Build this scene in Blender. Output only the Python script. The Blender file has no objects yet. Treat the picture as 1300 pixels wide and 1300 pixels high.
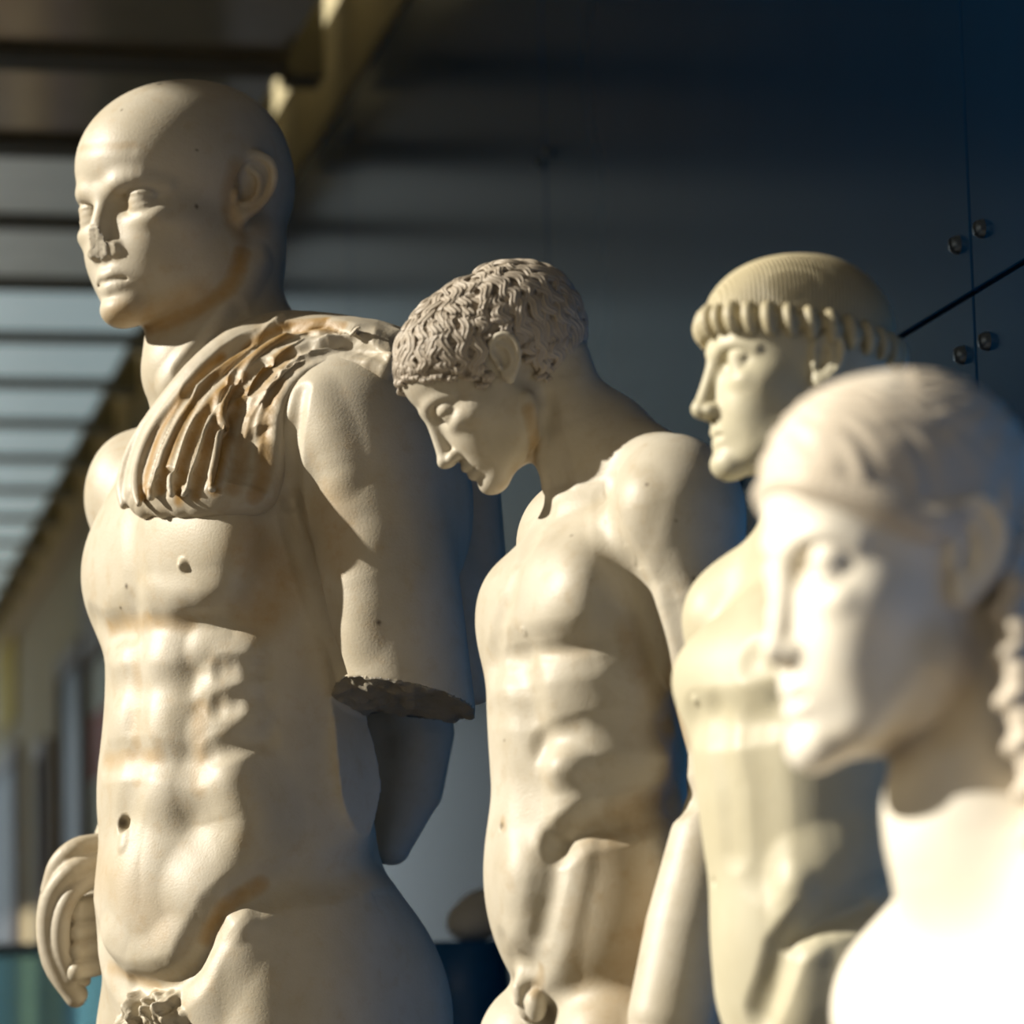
import bpy, math, random, os
import numpy as np

# ------------------------------------------------------------------ camera geometry
FPX = 4400.0                      # focal length for a 1300 px wide frame
PITCH = math.radians(8.08)
ROLL = math.radians(1.5)
YAW = math.radians(12.2)          # camera turned right from the corridor axis (+Y)
EYE = 1.65

cp, sp = math.cos(PITCH), math.sin(PITCH)
cr, sr = math.cos(ROLL), math.sin(ROLL)
# basis (right, forward, up) of the yawed, level frame
_up = np.array([0, -sp, cp]); _fw = np.array([0, cp, sp]); _ri = np.array([1.0, 0, 0])
RC = cr * _ri - sr * _up
UC = sr * _ri + cr * _up
FC = _fw


class Space:
    """A statue's own measuring frame: X right, Y away, Z up, unit = D/FPX metres."""
    def __init__(self, D):
        self.D = D; self.s = D / FPX

    def at(self, px, py, v=0.0):
        d = (px - 650) / FPX * RC + (650 - py) / FPX * UC + FC
        t = (self.D + v * self.s) / d[1]
        return np.array([d[0] * t / self.s, v, d[2] * t / self.s])

    def proj(self, P):
        Q = P * self.s; Q = Q + np.array([0, self.D, 0])
        z = Q @ FC
        return 650 + FPX * (Q @ RC) / z, 650 - FPX * (Q @ UC) / z, z


# ------------------------------------------------------------------ distance field
def rot(yaw=0, pitch=0, roll=0):
    """columns = local axes. yaw about Z, pitch about X, roll about Y (degrees)"""
    a, b, c = map(math.radians, (yaw, pitch, roll))
    Rz = np.array([[math.cos(a), -math.sin(a), 0], [math.sin(a), math.cos(a), 0], [0, 0, 1]])
    Rx = np.array([[1, 0, 0], [0, math.cos(b), -math.sin(b)], [0, math.sin(b), math.cos(b)]])
    Ry = np.array([[math.cos(c), 0, math.sin(c)], [0, 1, 0], [-math.sin(c), 0, math.cos(c)]])
    return Rz @ Rx @ Ry


class Ell:
    def __init__(self, c, r, R=None):
        self.c = np.asarray(c, float); self.r = np.asarray(r, float) * np.ones(3)
        self.R = np.eye(3) if R is None else R
    def d(self, P):
        q = ((P - self.c) @ self.R) / self.r
        k0 = np.sqrt((q * q).sum(1)) + 1e-9
        q /= self.r
        k1 = np.sqrt((q * q).sum(1)) + 1e-9
        return k0 * (k0 - 1) / k1


class Tube:
    """poly-line of round cones"""
    def __init__(self, pts, r):
        self.p = np.asarray(pts, float); n = len(self.p)
        self.r = np.ones(n) * r if np.isscalar(r) else np.asarray(r, float)
    def d(self, P):
        out = None
        for i in range(len(self.p) - 1):
            a = self.p[i]; ba = self.p[i + 1] - a
            pa = P - a
            h = np.clip((pa @ ba) / max(ba @ ba, 1e-9), 0, 1)
            w = pa - h[:, None] * ba
            dd = np.sqrt((w * w).sum(1)) - (self.r[i] + h * (self.r[i + 1] - self.r[i]))
            out = dd if out is None else np.minimum(out, dd)
        return out


class Cap:
    """ellipsoid cut by planes (n, point): keeps the n.(p-pt) < 0 side"""
    def __init__(self, base, planes):
        self.b = base; self.pl = [(np.asarray(n, float) / np.linalg.norm(n), np.asarray(p, float)) for n, p in planes]
    def d(self, P):
        d = self.b.d(P)
        for n, p in self.pl:
            d = np.maximum(d, (P - p) @ n)
        return d


class Half:
    def __init__(self, n, p):
        self.n = np.asarray(n, float) / np.linalg.norm(n); self.p = np.asarray(p, float)
    def d(self, P):
        return (P - self.p) @ self.n


class Field:
    def __init__(self):
        self.ops = []
    def u(self, prim, k=10.0):
        self.ops.append(('u', prim, k)); return self
    def sub(self, prim, k=6.0):
        self.ops.append(('s', prim, k)); return self
    def cut(self, prim, k=1.0):
        self.ops.append(('i', prim, k)); return self

    @staticmethod
    def _comb(d, o, dd, k):
        if o == 'u':
            if d is None: return dd
            h = np.maximum(k - np.abs(d - dd), 0) / k
            return np.minimum(d, dd) - h * h * k * .25
        e = -dd if o == 's' else dd
        h = np.maximum(k - np.abs(d - e), 0) / k
        return np.maximum(d, e) + h * h * k * .25

    def eval(self, P, ops=None):
        d = None
        for o, p, k in (self.ops if ops is None else ops):
            d = self._comb(d, o, p.d(P), k)
        return d

    def grid(self, lo, hi, res, B=14):
        lo = np.asarray(lo, float); hi = np.asarray(hi, float)
        nb = np.maximum(np.ceil((hi - lo) / res / B).astype(int), 1)
        n = nb * B + 1
        G = np.full(n, 1e3, np.float32)
        ib = np.stack(np.meshgrid(*[np.arange(k) for k in nb], indexing='ij'), -1).reshape(-1, 3)
        C = lo + (ib + .5) * B * res
        hd = B * res * .5 * math.sqrt(3)
        ds = [p.d(C) for _, p, _ in self.ops]
        f = None
        for (o, p, k), dd in zip(self.ops, ds):
            f = self._comb(f, o, dd, k)
        act = np.abs(f) < hd * 1.9 + 8
        ins = f < 0
        ar = np.arange(B + 1)
        off = np.stack(np.meshgrid(ar, ar, ar, indexing='ij'), -1).reshape(-1, 3) * res
        for j in range(len(ib)):
            a, b, c = ib[j] * B
            if not act[j]:
                if ins[j]:
                    G[a:a + B + 1, b:b + B + 1, c:c + B + 1] = np.where(
                        G[a:a + B + 1, b:b + B + 1, c:c + B + 1] > 900, -1e2, G[a:a + B + 1, b:b + B + 1, c:c + B + 1])
                continue
        for j in np.nonzero(act)[0]:
            a, b, c = ib[j] * B
            ops = []
            for (o, p, k), dd in zip(self.ops, ds):
                v = dd[j]
                if o == 'u':
                    if v < max(f[j], 0) + 2.2 * hd + k: ops.append((o, p, k))
                elif o == 's':
                    if v < 1.6 * hd + k: ops.append((o, p, k))
                else:
                    ops.append((o, p, k))
            while ops and ops[0][0] != 'u': ops.pop(0)
            if not ops: continue
            P = lo + ib[j] * B * res + off
            G[a:a + B + 1, b:b + B + 1, c:c + B + 1] = self.eval(P, ops).reshape(B + 1, B + 1, B + 1)
        return G, lo

    def mesh(self, lo, hi, res):
        G, lo = self.grid(lo, hi, res)
        n = np.ceil((np.asarray(hi, float) - lo) / res).astype(int) + 1
        G = G[:n[0], :n[1], :n[2]]
        return nets(G, lo, res)


def nets(G, lo, res):
    S = G < 0
    c = np.zeros(np.array(G.shape) - 1, np.uint8)
    sl = (slice(0, -1), slice(1, None))
    for i in (0, 1):
        for j in (0, 1):
            for k in (0, 1):
                c += S[sl[i], sl[j], sl[k]]
    act = (c > 0) & (c < 8)
    idx = np.stack(np.nonzero(act), -1)
    ids = np.full(c.shape, -1, np.int32)
    ids[act] = np.arange(len(idx))
    cor = [(i, j, k) for i in (0, 1) for j in (0, 1) for k in (0, 1)]
    val = np.stack([G[idx[:, 0] + i, idx[:, 1] + j, idx[:, 2] + k] for i, j, k in cor], -1).astype(float)
    acc = np.zeros((len(idx), 3)); cnt = np.zeros(len(idx))
    for a in range(8):
        for b in range(a + 1, 8):
            df = np.array(cor[b]) - np.array(cor[a])
            if np.abs(df).sum() != 1: continue
            va, vb = val[:, a], val[:, b]
            m = (va < 0) != (vb < 0)
            t = np.where(m, va / np.where(m, va - vb, 1), 0)
            t = np.clip(t, 0, 1)
            acc += m[:, None] * (np.array(cor[a]) + t[:, None] * df)
            cnt += m
    V = lo + res * (idx + acc / cnt[:, None])
    quads = []
    for ax in range(3):
        o = [(1, 2), (2, 0), (0, 1)][ax]
        s0 = [slice(1, -1)] * 3; s0[ax] = slice(0, -1)
        s1 = [slice(1, -1)] * 3; s1[ax] = slice(1, None)
        A = S[tuple(s0)]; Bm = S[tuple(s1)]
        for sgn, m in ((0, A & ~Bm), (1, ~A & Bm)):
            e = np.stack(np.nonzero(m), -1)
            if not len(e): continue
            e[:, o[0]] += 1; e[:, o[1]] += 1
            q = []
            for da, db in ((0, 0), (1, 0), (1, 1), (0, 1)):
                t = e.copy(); t[:, o[0]] -= 1 - da; t[:, o[1]] -= 1 - db
                q.append(ids[t[:, 0], t[:, 1], t[:, 2]])
            q = np.stack(q, -1)
            if sgn: q = q[:, ::-1]
            quads.append(q)
    Q = np.concatenate(quads)
    Q = Q[(Q >= 0).all(1)]
    return V, Q


def normals(V, Q):
    a = V[Q[:, 2]] - V[Q[:, 0]]; b = V[Q[:, 3]] - V[Q[:, 1]]
    n = np.cross(a, b)
    N = np.zeros_like(V)
    for i in range(3):
        s = sum(np.bincount(Q[:, k], n[:, i], len(V)) for k in range(4))
        N[:, i] = s
    return N / (np.linalg.norm(N, axis=1)[:, None] + 1e-12)


def relax(V, Q, it=1, lam=.5):
    for _ in range(it):
        acc = np.zeros_like(V); cnt = np.bincount(Q.ravel(), minlength=len(V)) * 2.0
        for k in range(4):
            for nb in ((k + 1) % 4, (k + 3) % 4):
                for i in range(3):
                    acc[:, i] += np.bincount(Q[:, k], V[Q[:, nb], i], len(V))
        V = V + lam * (acc / np.maximum(cnt, 1)[:, None] - V)
    return V


class Clay:
    """vertices that can be pushed about with round-tipped strokes"""
    def __init__(self, sp, V, Q):
        self.sp = sp; self.V = V; self.Q = Q
        self.stain = np.zeros(len(V)); self.rough = np.zeros(len(V)); self.pit = np.zeros(len(V))
        self.fresh()
    def fresh(self):
        self.N = normals(self.V, self.Q)
        self.px, self.py, self.z = self.sp.proj(self.V)
        view = self.V * self.sp.s + np.array([0, self.sp.D, 0])
        self.front = (self.N * view).sum(1) < 0
    def on(self, px, py):
        """nearest camera-side surface point at this pixel"""
        for r in (3, 5, 9, 16, 30, 60):
            m = np.nonzero((np.abs(self.px - px) < r) & (np.abs(self.py - py) < r) & self.front)[0]
            if len(m):
                zz = self.z[m]; k = m[zz < zz.min() + 14 * self.sp.s]
                d = (self.px[k] - px) ** 2 + (self.py[k] - py) ** 2
                return self.V[k[np.argmin(d)]]
        return self.sp.at(px, py, 0)
    def path(self, pts, n=None):
        """pixel way-points (optionally with depth) -> smooth 3-D polyline lying on the surface"""
        p = np.array([q[:2] for q in pts], float)
        if len(p) > 2:
            p = catmull(p, 4)
        elif len(p) == 2:
            p = np.array([p[0] + (p[1] - p[0]) * t for t in np.linspace(0, 1, 5)])
        return np.array([self.on(*q) for q in p])
    def _near(self, path, r):
        lo = path.min(0) - r; hi = path.max(0) + r
        m = np.nonzero(((self.V > lo) & (self.V < hi)).all(1))[0]
        if not len(m): return m, None, None
        P = self.V[m]; best = np.full(len(m), 1e9); par = np.zeros(len(m)); n = max(len(path) - 1, 1)
        if len(path) == 1:
            best = np.linalg.norm(P - path[0], axis=1)
        for i in range(len(path) - 1):
            a = path[i]; ba = path[i + 1] - a; pa = P - a
            h = np.clip((pa @ ba) / max(ba @ ba, 1e-9), 0, 1)
            dd = np.linalg.norm(pa - h[:, None] * ba, axis=1)
            w = dd < best; best[w] = dd[w]; par[w] = (i + h[w]) / n
        k = best < r
        return m[k], best[k], par[k]
    def push(self, pts, r, h, taper=0.0, sharp=1.0, three=False, front=True):
        path = np.atleast_2d(pts) if three else (self.path(pts) if len(pts) > 1 else np.array([self.on(*pts[0][:2])]))
        m, d, par = self._near(path, r)
        if not len(m): return
        w = (1 - (d / r) ** 2) ** 2 if sharp == 1.0 else (1 - d / r) ** sharp
        if taper:
            w = w * np.clip(np.minimum(par, 1 - par) / taper, 0, 1) ** .7
        if front:
            n0 = self.N[m]; w = w * np.clip((n0 @ np.array([0, -1, 0])) * 3 + 1.4, 0, 1)
        self.V[m] += self.N[m] * (w * h)[:, None]
    def paint(self, what, pts, r, a, three=False):
        path = np.atleast_2d(pts) if three else (self.path(pts) if len(pts) > 1 else np.array([self.on(*pts[0][:2])]))
        m, d, par = self._near(path, r)
        if not len(m): return
        arr = getattr(self, what)
        arr[m] = np.maximum(arr[m], a * (1 - (d / r) ** 2))


def catmull(p, n=4):
    p = np.asarray(p, float)
    q = np.vstack([2 * p[0] - p[1], p, 2 * p[-1] - p[-2]])
    out = []
    for i in range(1, len(q) - 2):
        for t in np.linspace(0, 1, n, endpoint=False):
            a, b, c, d = q[i - 1], q[i], q[i + 1], q[i + 2]
            out.append(.5 * ((2 * b) + (c - a) * t + (2 * a - 5 * b + 4 * c - d) * t * t + (3 * b - a - 3 * c + d) * t ** 3))
    out.append(p[-1])
    return np.array(out)


def vnoise(P, seed=0):
    """smooth value noise in [-1,1]"""
    i = np.floor(P).astype(np.int64); f = P - i; f = f * f * (3 - 2 * f)
    def h(a, b, c):
        n = (a * 374761393 + b * 668265263 + c * 2147483647 + seed * 974711) & 0xffffffff
        n = ((n ^ (n >> 13)) * 1274126177) & 0xffffffff
        return ((n ^ (n >> 16)) & 0xffff) / 32767.5 - 1
    r = 0
    for a in (0, 1):
        for b in (0, 1):
            for c in (0, 1):
                w = (f[:, 0] if a else 1 - f[:, 0]) * (f[:, 1] if b else 1 - f[:, 1]) * (f[:, 2] if c else 1 - f[:, 2])
                r = r + w * h(i[:, 0] + a, i[:, 1] + b, i[:, 2] + c)
    return r


# ------------------------------------------------------------------ Blender objects
COL = bpy.context.scene.collection


def mesh_object(name, V, Q, mat, parent=None, attrs=None, smooth=True):
    me = bpy.data.meshes.new(name)
    V = np.asarray(V, np.float32); Q = np.asarray(Q, np.int32)
    me.vertices.add(len(V)); me.vertices.foreach_set('co', V.ravel())
    me.loops.add(Q.size); me.loops.foreach_set('vertex_index', Q.ravel())
    me.polygons.add(len(Q))
    me.polygons.foreach_set('loop_start', np.arange(len(Q), dtype=np.int32) * Q.shape[1])
    me.update(calc_edges=True); me.validate()
    if smooth: me.shade_smooth()
    else: me.shade_flat()
    for k, a in (attrs or {}).items():
        at = me.attributes.new(k, 'FLOAT', 'POINT'); at.data.foreach_set('value', np.asarray(a, np.float32))
    me.materials.append(mat)
    o = bpy.data.objects.new(name, me); COL.objects.link(o)
    if parent: o.parent = parent
    return o

# ------------------------------------------------------------------ heads (in cm of a 23 cm head)
class Head:
    def __init__(self, O, yaw, bow=0, lean=0, S=(14, 14, 14)):
        a, t, l = map(math.radians, (yaw, bow, lean))
        f = np.array([-math.sin(a), -math.cos(a), 0]); le = np.array([math.cos(a), -math.sin(a), 0]); u = np.array([0, 0, 1.0])
        f, u = math.cos(t) * f - math.sin(t) * u, math.cos(t) * u + math.sin(t) * f
        le, u = math.cos(l) * le + math.sin(l) * u, math.cos(l) * u - math.sin(l) * le
        self.A = np.stack([le, f, u], 1); self.O = np.asarray(O, float); self.S = np.asarray(S, float); self.m = float(np.mean(S))
    def p(self, x, y, z):
        return self.O + self.A @ (np.array([x, y, z]) * self.S)
    def inv(self, P):
        return ((P - self.O) @ self.A) / self.S
    def ell(self, c, r, yaw=0, pitch=0, roll=0):
        R = rot(yaw, pitch, roll)
        sc = np.abs(R.T) @ self.S if (yaw or pitch or roll) else self.S
        if yaw or pitch or roll: sc = np.sqrt((R.T ** 2) @ (self.S ** 2))
        return Ell(self.p(*c), np.asarray(r, float) * np.ones(3) * sc, self.A @ R)
    def tube(self, pts, r, smooth=0):
        pts = np.array(pts, float)
        r = np.ones(len(pts)) * r if np.isscalar(r) else np.asarray(r, float)
        if smooth:
            q = catmull(np.hstack([pts, r[:, None]]), smooth); pts, r = q[:, :3], q[:, 3]
        return Tube([self.p(*q) for q in pts], r * self.m)
    def dirv(self, v):
        return self.A @ (np.asarray(v, float) / self.S)


DEF = dict(nose_tip=(11.5, -4.5), nose_w=1.0, brow=1.0, lid=0.0, cheek=1.0, jaw=1.0, chin=0.0, mouth=1.0, smile=0.0, eye=1.0, ear=1.0,
           broken=False, ear_z=0.0, ear_y=0.0, skull=1.0, lipz=0.0, nose_root=9.35)


def build_head(F, H, **kw):
    g = dict(DEF); g.update(kw)
    m = H.m
    K = lambda c: c * m
    # skull and face masses
    F.u(H.ell((0, -1.2, 3.6), (7.5, 8.6, 7.9)), K(1))
    if g.get('dome'): F.u(H.ell((0, -1.0, 3.8 + g['dome']), (7.4, 8.6, 7.8)), K(2))
    F.u(H.ell((0, 2.6, 4.0), (6.7, 6.9, 6.6)), K(3))
    F.u(H.ell((0, -4.2, .2), (6.0, 5.2, 5.4)), K(3))
    F.u(H.ell((0, 2.4, -2.6), (6.3 * g['cheek'], 6.5, 6.0)), K(2.5))
    F.u(H.ell((0, 4.6, -5.5), (4.3 * g['jaw'], 4.6, 5.4)), K(2))
    for s in (1, -1):
        F.u(H.tube([(s * 5.1 * g['jaw'], 0.6, -5.6), (s * 3.9 * g['jaw'], 4.2, -8.4), (s * 1.2, 7.4, -9.9)], [1.7, 1.6, 1.5]), K(1.6))
        F.u(H.ell((s * 4.4 * g['cheek'], 5.3, -2.4), (2.0, 2.2, 1.7)), K(2.2))
        F.u(H.ell((s * 2.6, 6.7, -4.6), (2.0, 1.8, 2.2)), K(1.6))
        F.u(H.ell((s * 3.7 * g['cheek'], 3.0, -4.6), (2.3, 3.4, 3.8)), K(2.2))
        F.u(H.ell((s * 2.9, 5.7, -6.6), (1.7, 1.9, 2.6)), K(1.8))
    F.u(H.ell((0, 7.9 + g['chin'], -10.1), (1.9, 1.6, 1.4)), K(1.2))
    F.u(H.ell((0, 6.9, -6.9), (2.9, 2.05, 2.3)), K(1.4))
    # sockets
    for s in (1, -1):
        F.sub(H.ell((s * 3.45, 9.3, 0.0), (2.3, 2.1, 1.35), yaw=-s * 18), K(1.0))
    # brow line
    b = g['brow']
    for s in (1, -1):
        F.u(H.tube([(s * .9, 8.75, 1.25), (s * 2.3, 8.75, 1.75), (s * 4.0, 7.85, 1.75), (s * 5.4, 6.3, 1.0)], [.55 * b, .6 * b, .45 * b, .1], 3), K(1.2))
    # nose
    ty, tz = g['nose_tip']; w = g['nose_w']; ry = g['nose_root']
    if g['broken']:
        cut = [(H.dirv((.12, 1, -.22)), H.p(0, 10.15, -3.4))]
        F.u(Cap(H.tube([(0, ry - .8, 1.5), (0, ry - .4, .2), (0, ry + .35, -2.2), (0, ty - 1.0, tz + .05)], [.8, .72, .9, 1.1], 3), cut), K(.7))
        for s in (1, -1):
            F.u(Cap(H.ell((s * 1.25 * w, ty - 2.3, tz - .2), (.75 * w, 1.2, .85)), cut), K(.4))
        F.u(H.ell((0, 8.6, tz - .5), (1.0, .9, .7)), K(.5))
    else:
        F.u(H.tube([(0, ry - .8, 1.5), (0, ry - .5, .2), (0, .5 * (ry + ty) - .75, .5 * tz), (0, ty - 1.0, tz + .05)], [.8 * w, .68 * w, .78 * w, .95 * w], 3), K(.9))
        F.u(H.ell((0, ty - .85, tz), (.95 * w, .9, .82)), K(.5))
        for s in (1, -1):
            F.u(H.ell((s * 1.2 * w, ty - 2.0, tz - .25), (.65 * w, 1.15, .75)), K(.5))
        F.u(H.tube([(0, ty - 1.3, tz - .55), (0, 8.4, tz - .95)], [.42, .5]), K(.5))
        for s in (1, -1):
            F.sub(H.ell((s * .68 * w, ty - 1.75, tz - .98), (.3, .55, .36)), K(.2))
    # eyes
    e = g['eye']
    for s in (1, -1):
        c = (s * 3.35, 7.15, -.15)
        F.u(H.ell(c, 1.45 * e), K(.25))
        R = H.ell(c, (1.66 * e, 1.62 * e, 1.62 * e))
        z0 = .52 - g['lid']
        F.u(Cap(R, [(-H.dirv((0, -.22, 1)), H.p(c[0], c[1] + 1.5, c[2] + z0))]), K(.12))
        F.u(Cap(H.ell(c, (1.62 * e, 1.55 * e, 1.55 * e)), [(H.dirv((0, .2, 1)), H.p(c[0], c[1] + 1.5, c[2] - .62))]), K(.2))
        F.u(H.ell((c[0] + s * .2, c[1] + .1, c[2] - 1.9), (1.9, 1.2, .9)), K(1.0))
        F.u(H.ell((s * 1.55, 7.3, -.4), (.45, .8, .5)), K(.5))
    # mouth
    dz = g['lipz']; mw = g['mouth']; sm = g['smile']; lf = g.get('lips', 0.0)
    fwd_ = lambda pts: [(x, y + lf * (1 - .28 * abs(x)), z) for x, y, z in pts]
    F.u(H.ell((0, 6.9 + lf, -7.2), (2.4, 1.9, 1.9)), K(1.2))
    for s in (1, -1):
        F.u(H.tube(fwd_([(0, 9.05, -6.85 + dz), (s * .7, 9.05, -6.7 + dz), (s * 1.5 * mw, 8.5, -7.0 + dz + .4 * sm), (s * 2.4 * mw, 7.55, -7.4 + dz + sm)]), [.5, .55, .42, .22], 3), K(.4))
        F.u(H.tube(fwd_([(0, 8.85, -8.0 + dz), (s * .8, 8.75, -7.98 + dz), (s * 1.5 * mw, 8.3, -7.8 + dz + .5 * sm), (s * 2.3 * mw, 7.55, -7.5 + dz + sm)]), [.62, .6, .45, .22], 3), K(.4))
    F.sub(H.tube(fwd_([(-2.3 * mw, 7.95, -7.42 + dz + sm), (-1.5 * mw, 8.95, -7.4 + dz + .4 * sm), (-.7, 9.5, -7.33 + dz), (0, 9.5, -7.42 + dz), (.7, 9.5, -7.33 + dz), (1.5 * mw, 8.95, -7.4 + dz + .4 * sm), (2.3 * mw, 7.95, -7.42 + dz + sm)]), [.1, .13, .16, .16, .16, .13, .1], 3), K(.2))
    if not g['broken']: F.sub(H.tube([(0, 9.45, -5.5), (0, 9.75, -6.4 + dz)], [.3, .32]), K(.4))
    F.u(H.ell((0, 7.2, -9.0), (1.9, 1.5, 1.2)), K(.8))


def build_ear(F, H, s=1, y=-.9, z=.2, k=1.0, x=6.9, flare=14, tilt=-12):
    """ear on side s; local ear plane: a = backwards, b = up, c = outwards"""
    fa = math.radians(flare); ta = math.radians(tilt)
    out = np.array([s * math.cos(fa), math.sin(fa), 0]); back = np.array([s * math.sin(fa), -math.cos(fa), 0]); up = np.array([0, 0, 1.0])
    back, up = math.cos(ta) * back + math.sin(ta) * up, math.cos(ta) * up - math.sin(ta) * back
    o = np.array([s * x, y, z])
    P = lambda a, b, c: tuple(o + k * (a * back + b * up + c * out))
    m = H.m
    R = np.stack([back, up, out], 1)
    def E(c, r): return Ell(H.p(*P(*c)), np.asarray(r) * k * m, H.A @ R)
    F.u(E((.3, .5, .25), (1.75, 2.6, .55)), .4 * m)
    F.u(E((-.2, -2.1, .2), (.85, 1.05, .5)), .5 * m)
    F.sub(E((.1, .2, .85), (1.2, 1.95, .72)), .25 * m)
    F.u(H.tube([P(-.75, .0, .3), P(-1.2, .9, .5), P(-1.0, 2.2, .6), P(.2, 3.05, .7), P(1.5, 2.6, .75), P(2.05, 1.2, .75), P(1.75, -.4, .65), P(.9, -1.7, .5), P(-.1, -2.4, .4)],
               [.3 * k, .38 * k, .4 * k, .4 * k, .4 * k, .38 * k, .34 * k, .34 * k, .4 * k], 3), .2 * m)
    F.u(H.tube([P(.0, 1.9, .5), P(.85, 1.1, .55), P(.95, -.2, .55), P(.5, -1.1, .5), P(-.1, -1.35, .45)], [.28 * k, .33 * k, .33 * k, .33 * k, .3 * k], 3), .25 * m)
    F.sub(E((-.25, -.35, .75), (.55, .75, .7)), .2 * m)
    F.u(E((-.9, -.55, .5), (.38, .55, .42)), .25 * m)


def sweep(path, rad, n=6):
    """tube mesh along a path, closed at both ends"""
    p = np.asarray(path, float); m = len(p); rad = np.ones(m) * rad if np.isscalar(rad) else np.asarray(rad)
    t = np.gradient(p, axis=0); t /= np.linalg.norm(t, axis=1)[:, None] + 1e-9
    a = np.cross(t, np.array([.31, .2, .93])); a /= np.linalg.norm(a, axis=1)[:, None] + 1e-9
    b = np.cross(t, a)
    th = np.arange(n) * 2 * math.pi / n
    V = (p[:, None] + rad[:, None, None] * (np.cos(th)[None, :, None] * a[:, None] + np.sin(th)[None, :, None] * b[:, None])).reshape(-1, 3)
    Q = []
    for i in range(m - 1):
        for k in range(n):
            Q.append([i * n + k, i * n + (k + 1) % n, (i + 1) * n + (k + 1) % n, (i + 1) * n + k])
    Q = Q + [[0, n - 1 - 0, n - 2, 1], [1, n - 2, n - 3, 2]][:2] if n == 6 else Q
    if n == 6:
        j = (m - 1) * n
        Q += [[j, j + 1, j + 4, j + 5], [j + 1, j + 2, j + 3, j + 4]]
    return V, np.array(Q)


def join(meshes):
    V = []; Q = []; n = 0
    for v, q in meshes:
        V.append(v); Q.append(q + n); n += len(v)
    return np.vstack(V), np.vstack(Q)


def curls(H, inside, cap, c, R, crown, seed=1, spacing=1.15, length=3.2, amp=.5, waves=1.3, r=.23, strands=3, lift=.1):
    """short wavy locks laid over the scalp field `cap`, combed away from the crown"""
    rng = random.Random(seed); base = []; hg = []; rads = []; pts = []
    c = np.array(c); R = np.array(R); cr = np.array(crown)
    def onto(q):
        d = (q - c) / R
        return c + d / np.linalg.norm(d) * R
    def nrm(q):
        n = (q - c) / R ** 2
        return n / np.linalg.norm(n)
    for _ in range(9000):
        v = np.array([rng.gauss(0, 1) for _ in range(3)]); v /= np.linalg.norm(v)
        q = c + v * R
        if not inside(q) or any(((q - k) ** 2).sum() < spacing ** 2 for k in pts): continue
        pts.append(q)
    n = 20
    for q in pts:
        ph = rng.uniform(0, 6.28); am = amp * rng.uniform(.6, 1.3); L = length * rng.uniform(.75, 1.2); sg = rng.choice((-1, 1)); wv = waves * rng.uniform(.8, 1.25)
        up = rng.uniform(0, .26)
        while L > .9:
            x = q.copy()
            for i in range(6):
                f = x - cr; N_ = nrm(x); f -= N_ * (f @ N_); f /= np.linalg.norm(f) + 1e-9; x = onto(x + f * L / 6)
            if inside(x): break
            L *= .8
        am *= min(1, L / 3.2); hook = min(1, L / 3.2)
        for k in range(strands):
            x = q.copy(); off = (k - (strands - 1) / 2) * r * 1.75
            for i in range(n):
                f = x - cr; N_ = nrm(x); f -= N_ * (f @ N_); f /= np.linalg.norm(f) + 1e-9
                side = np.cross(N_, f); t = i / (n - 1)
                w = am * math.sin(ph + t * wv * 6.28) + sg * max(0, t - .55) ** 2 * 4.0 * amp * hook
                base.append(x + side * (w + off * (1 - .5 * t)))
                hg.append(lift + up + .4 * math.sin(min(1, t * 1.15) * math.pi) ** .7 + (.1 if k == strands // 2 else 0))
                rads.append(r * (.55 + .6 * math.sin(math.pi * min(1, .12 + .95 * t))))
                x = onto(x + f * L / n)
    B = np.array(base); D = B - c; D /= np.linalg.norm(D, axis=1)[:, None]
    t = np.full(len(B), 13.0)
    W = lambda X: H.O + (X * H.S) @ H.A.T
    for _ in range(14): t -= cap.eval(W(c + D * t[:, None])) / H.m
    Nn = (B - c) / R ** 2; Nn /= np.linalg.norm(Nn, axis=1)[:, None]
    P = W(c + D * t[:, None] + Nn * np.array(hg)[:, None]).reshape(-1, n, 3)
    rads = np.array(rads).reshape(-1, n) * H.m
    return [sweep(p, q) for p, q in zip(P, rads)]

# ------------------------------------------------------------------ materials
def new_mat(name):
    m = bpy.data.materials.new(name); m.use_nodes = True
    nt = m.node_tree; b = nt.nodes['Principled BSDF']
    return m, nt, b


def N(nt, typ, **kw):
    n = nt.nodes.new(typ)
    for k, v in kw.items():
        if k.startswith('i_'):
            key = k[2:]
            n.inputs[int(key) if key.isdigit() else key.replace('_', ' ')].default_value = v
        else:
            setattr(n, k, v)
    return n


def ramp(nt, src, stops):
    r = nt.nodes.new('ShaderNodeValToRGB'); el = r.color_ramp.elements
    while len(el) < len(stops): el.new(.5)
    for e, (p, c) in zip(el, stops): e.position = p; e.color = c if len(c) == 4 else (*c, 1)
    nt.links.new(src, r.inputs[0]); return r


def mixc(nt, fac, a, b, mode='MIX'):
    m = nt.nodes.new('ShaderNodeMix'); m.data_type = 'RGBA'; m.blend_type = mode
    for s, k in ((fac, 0), (a, 6), (b, 7)):
        if hasattr(s, 'links'): nt.links.new(s, m.inputs[k])
        elif k == 0: m.inputs[0].default_value = s
        else: m.inputs[k].default_value = (*s, 1)
    return m.outputs[2]


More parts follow.
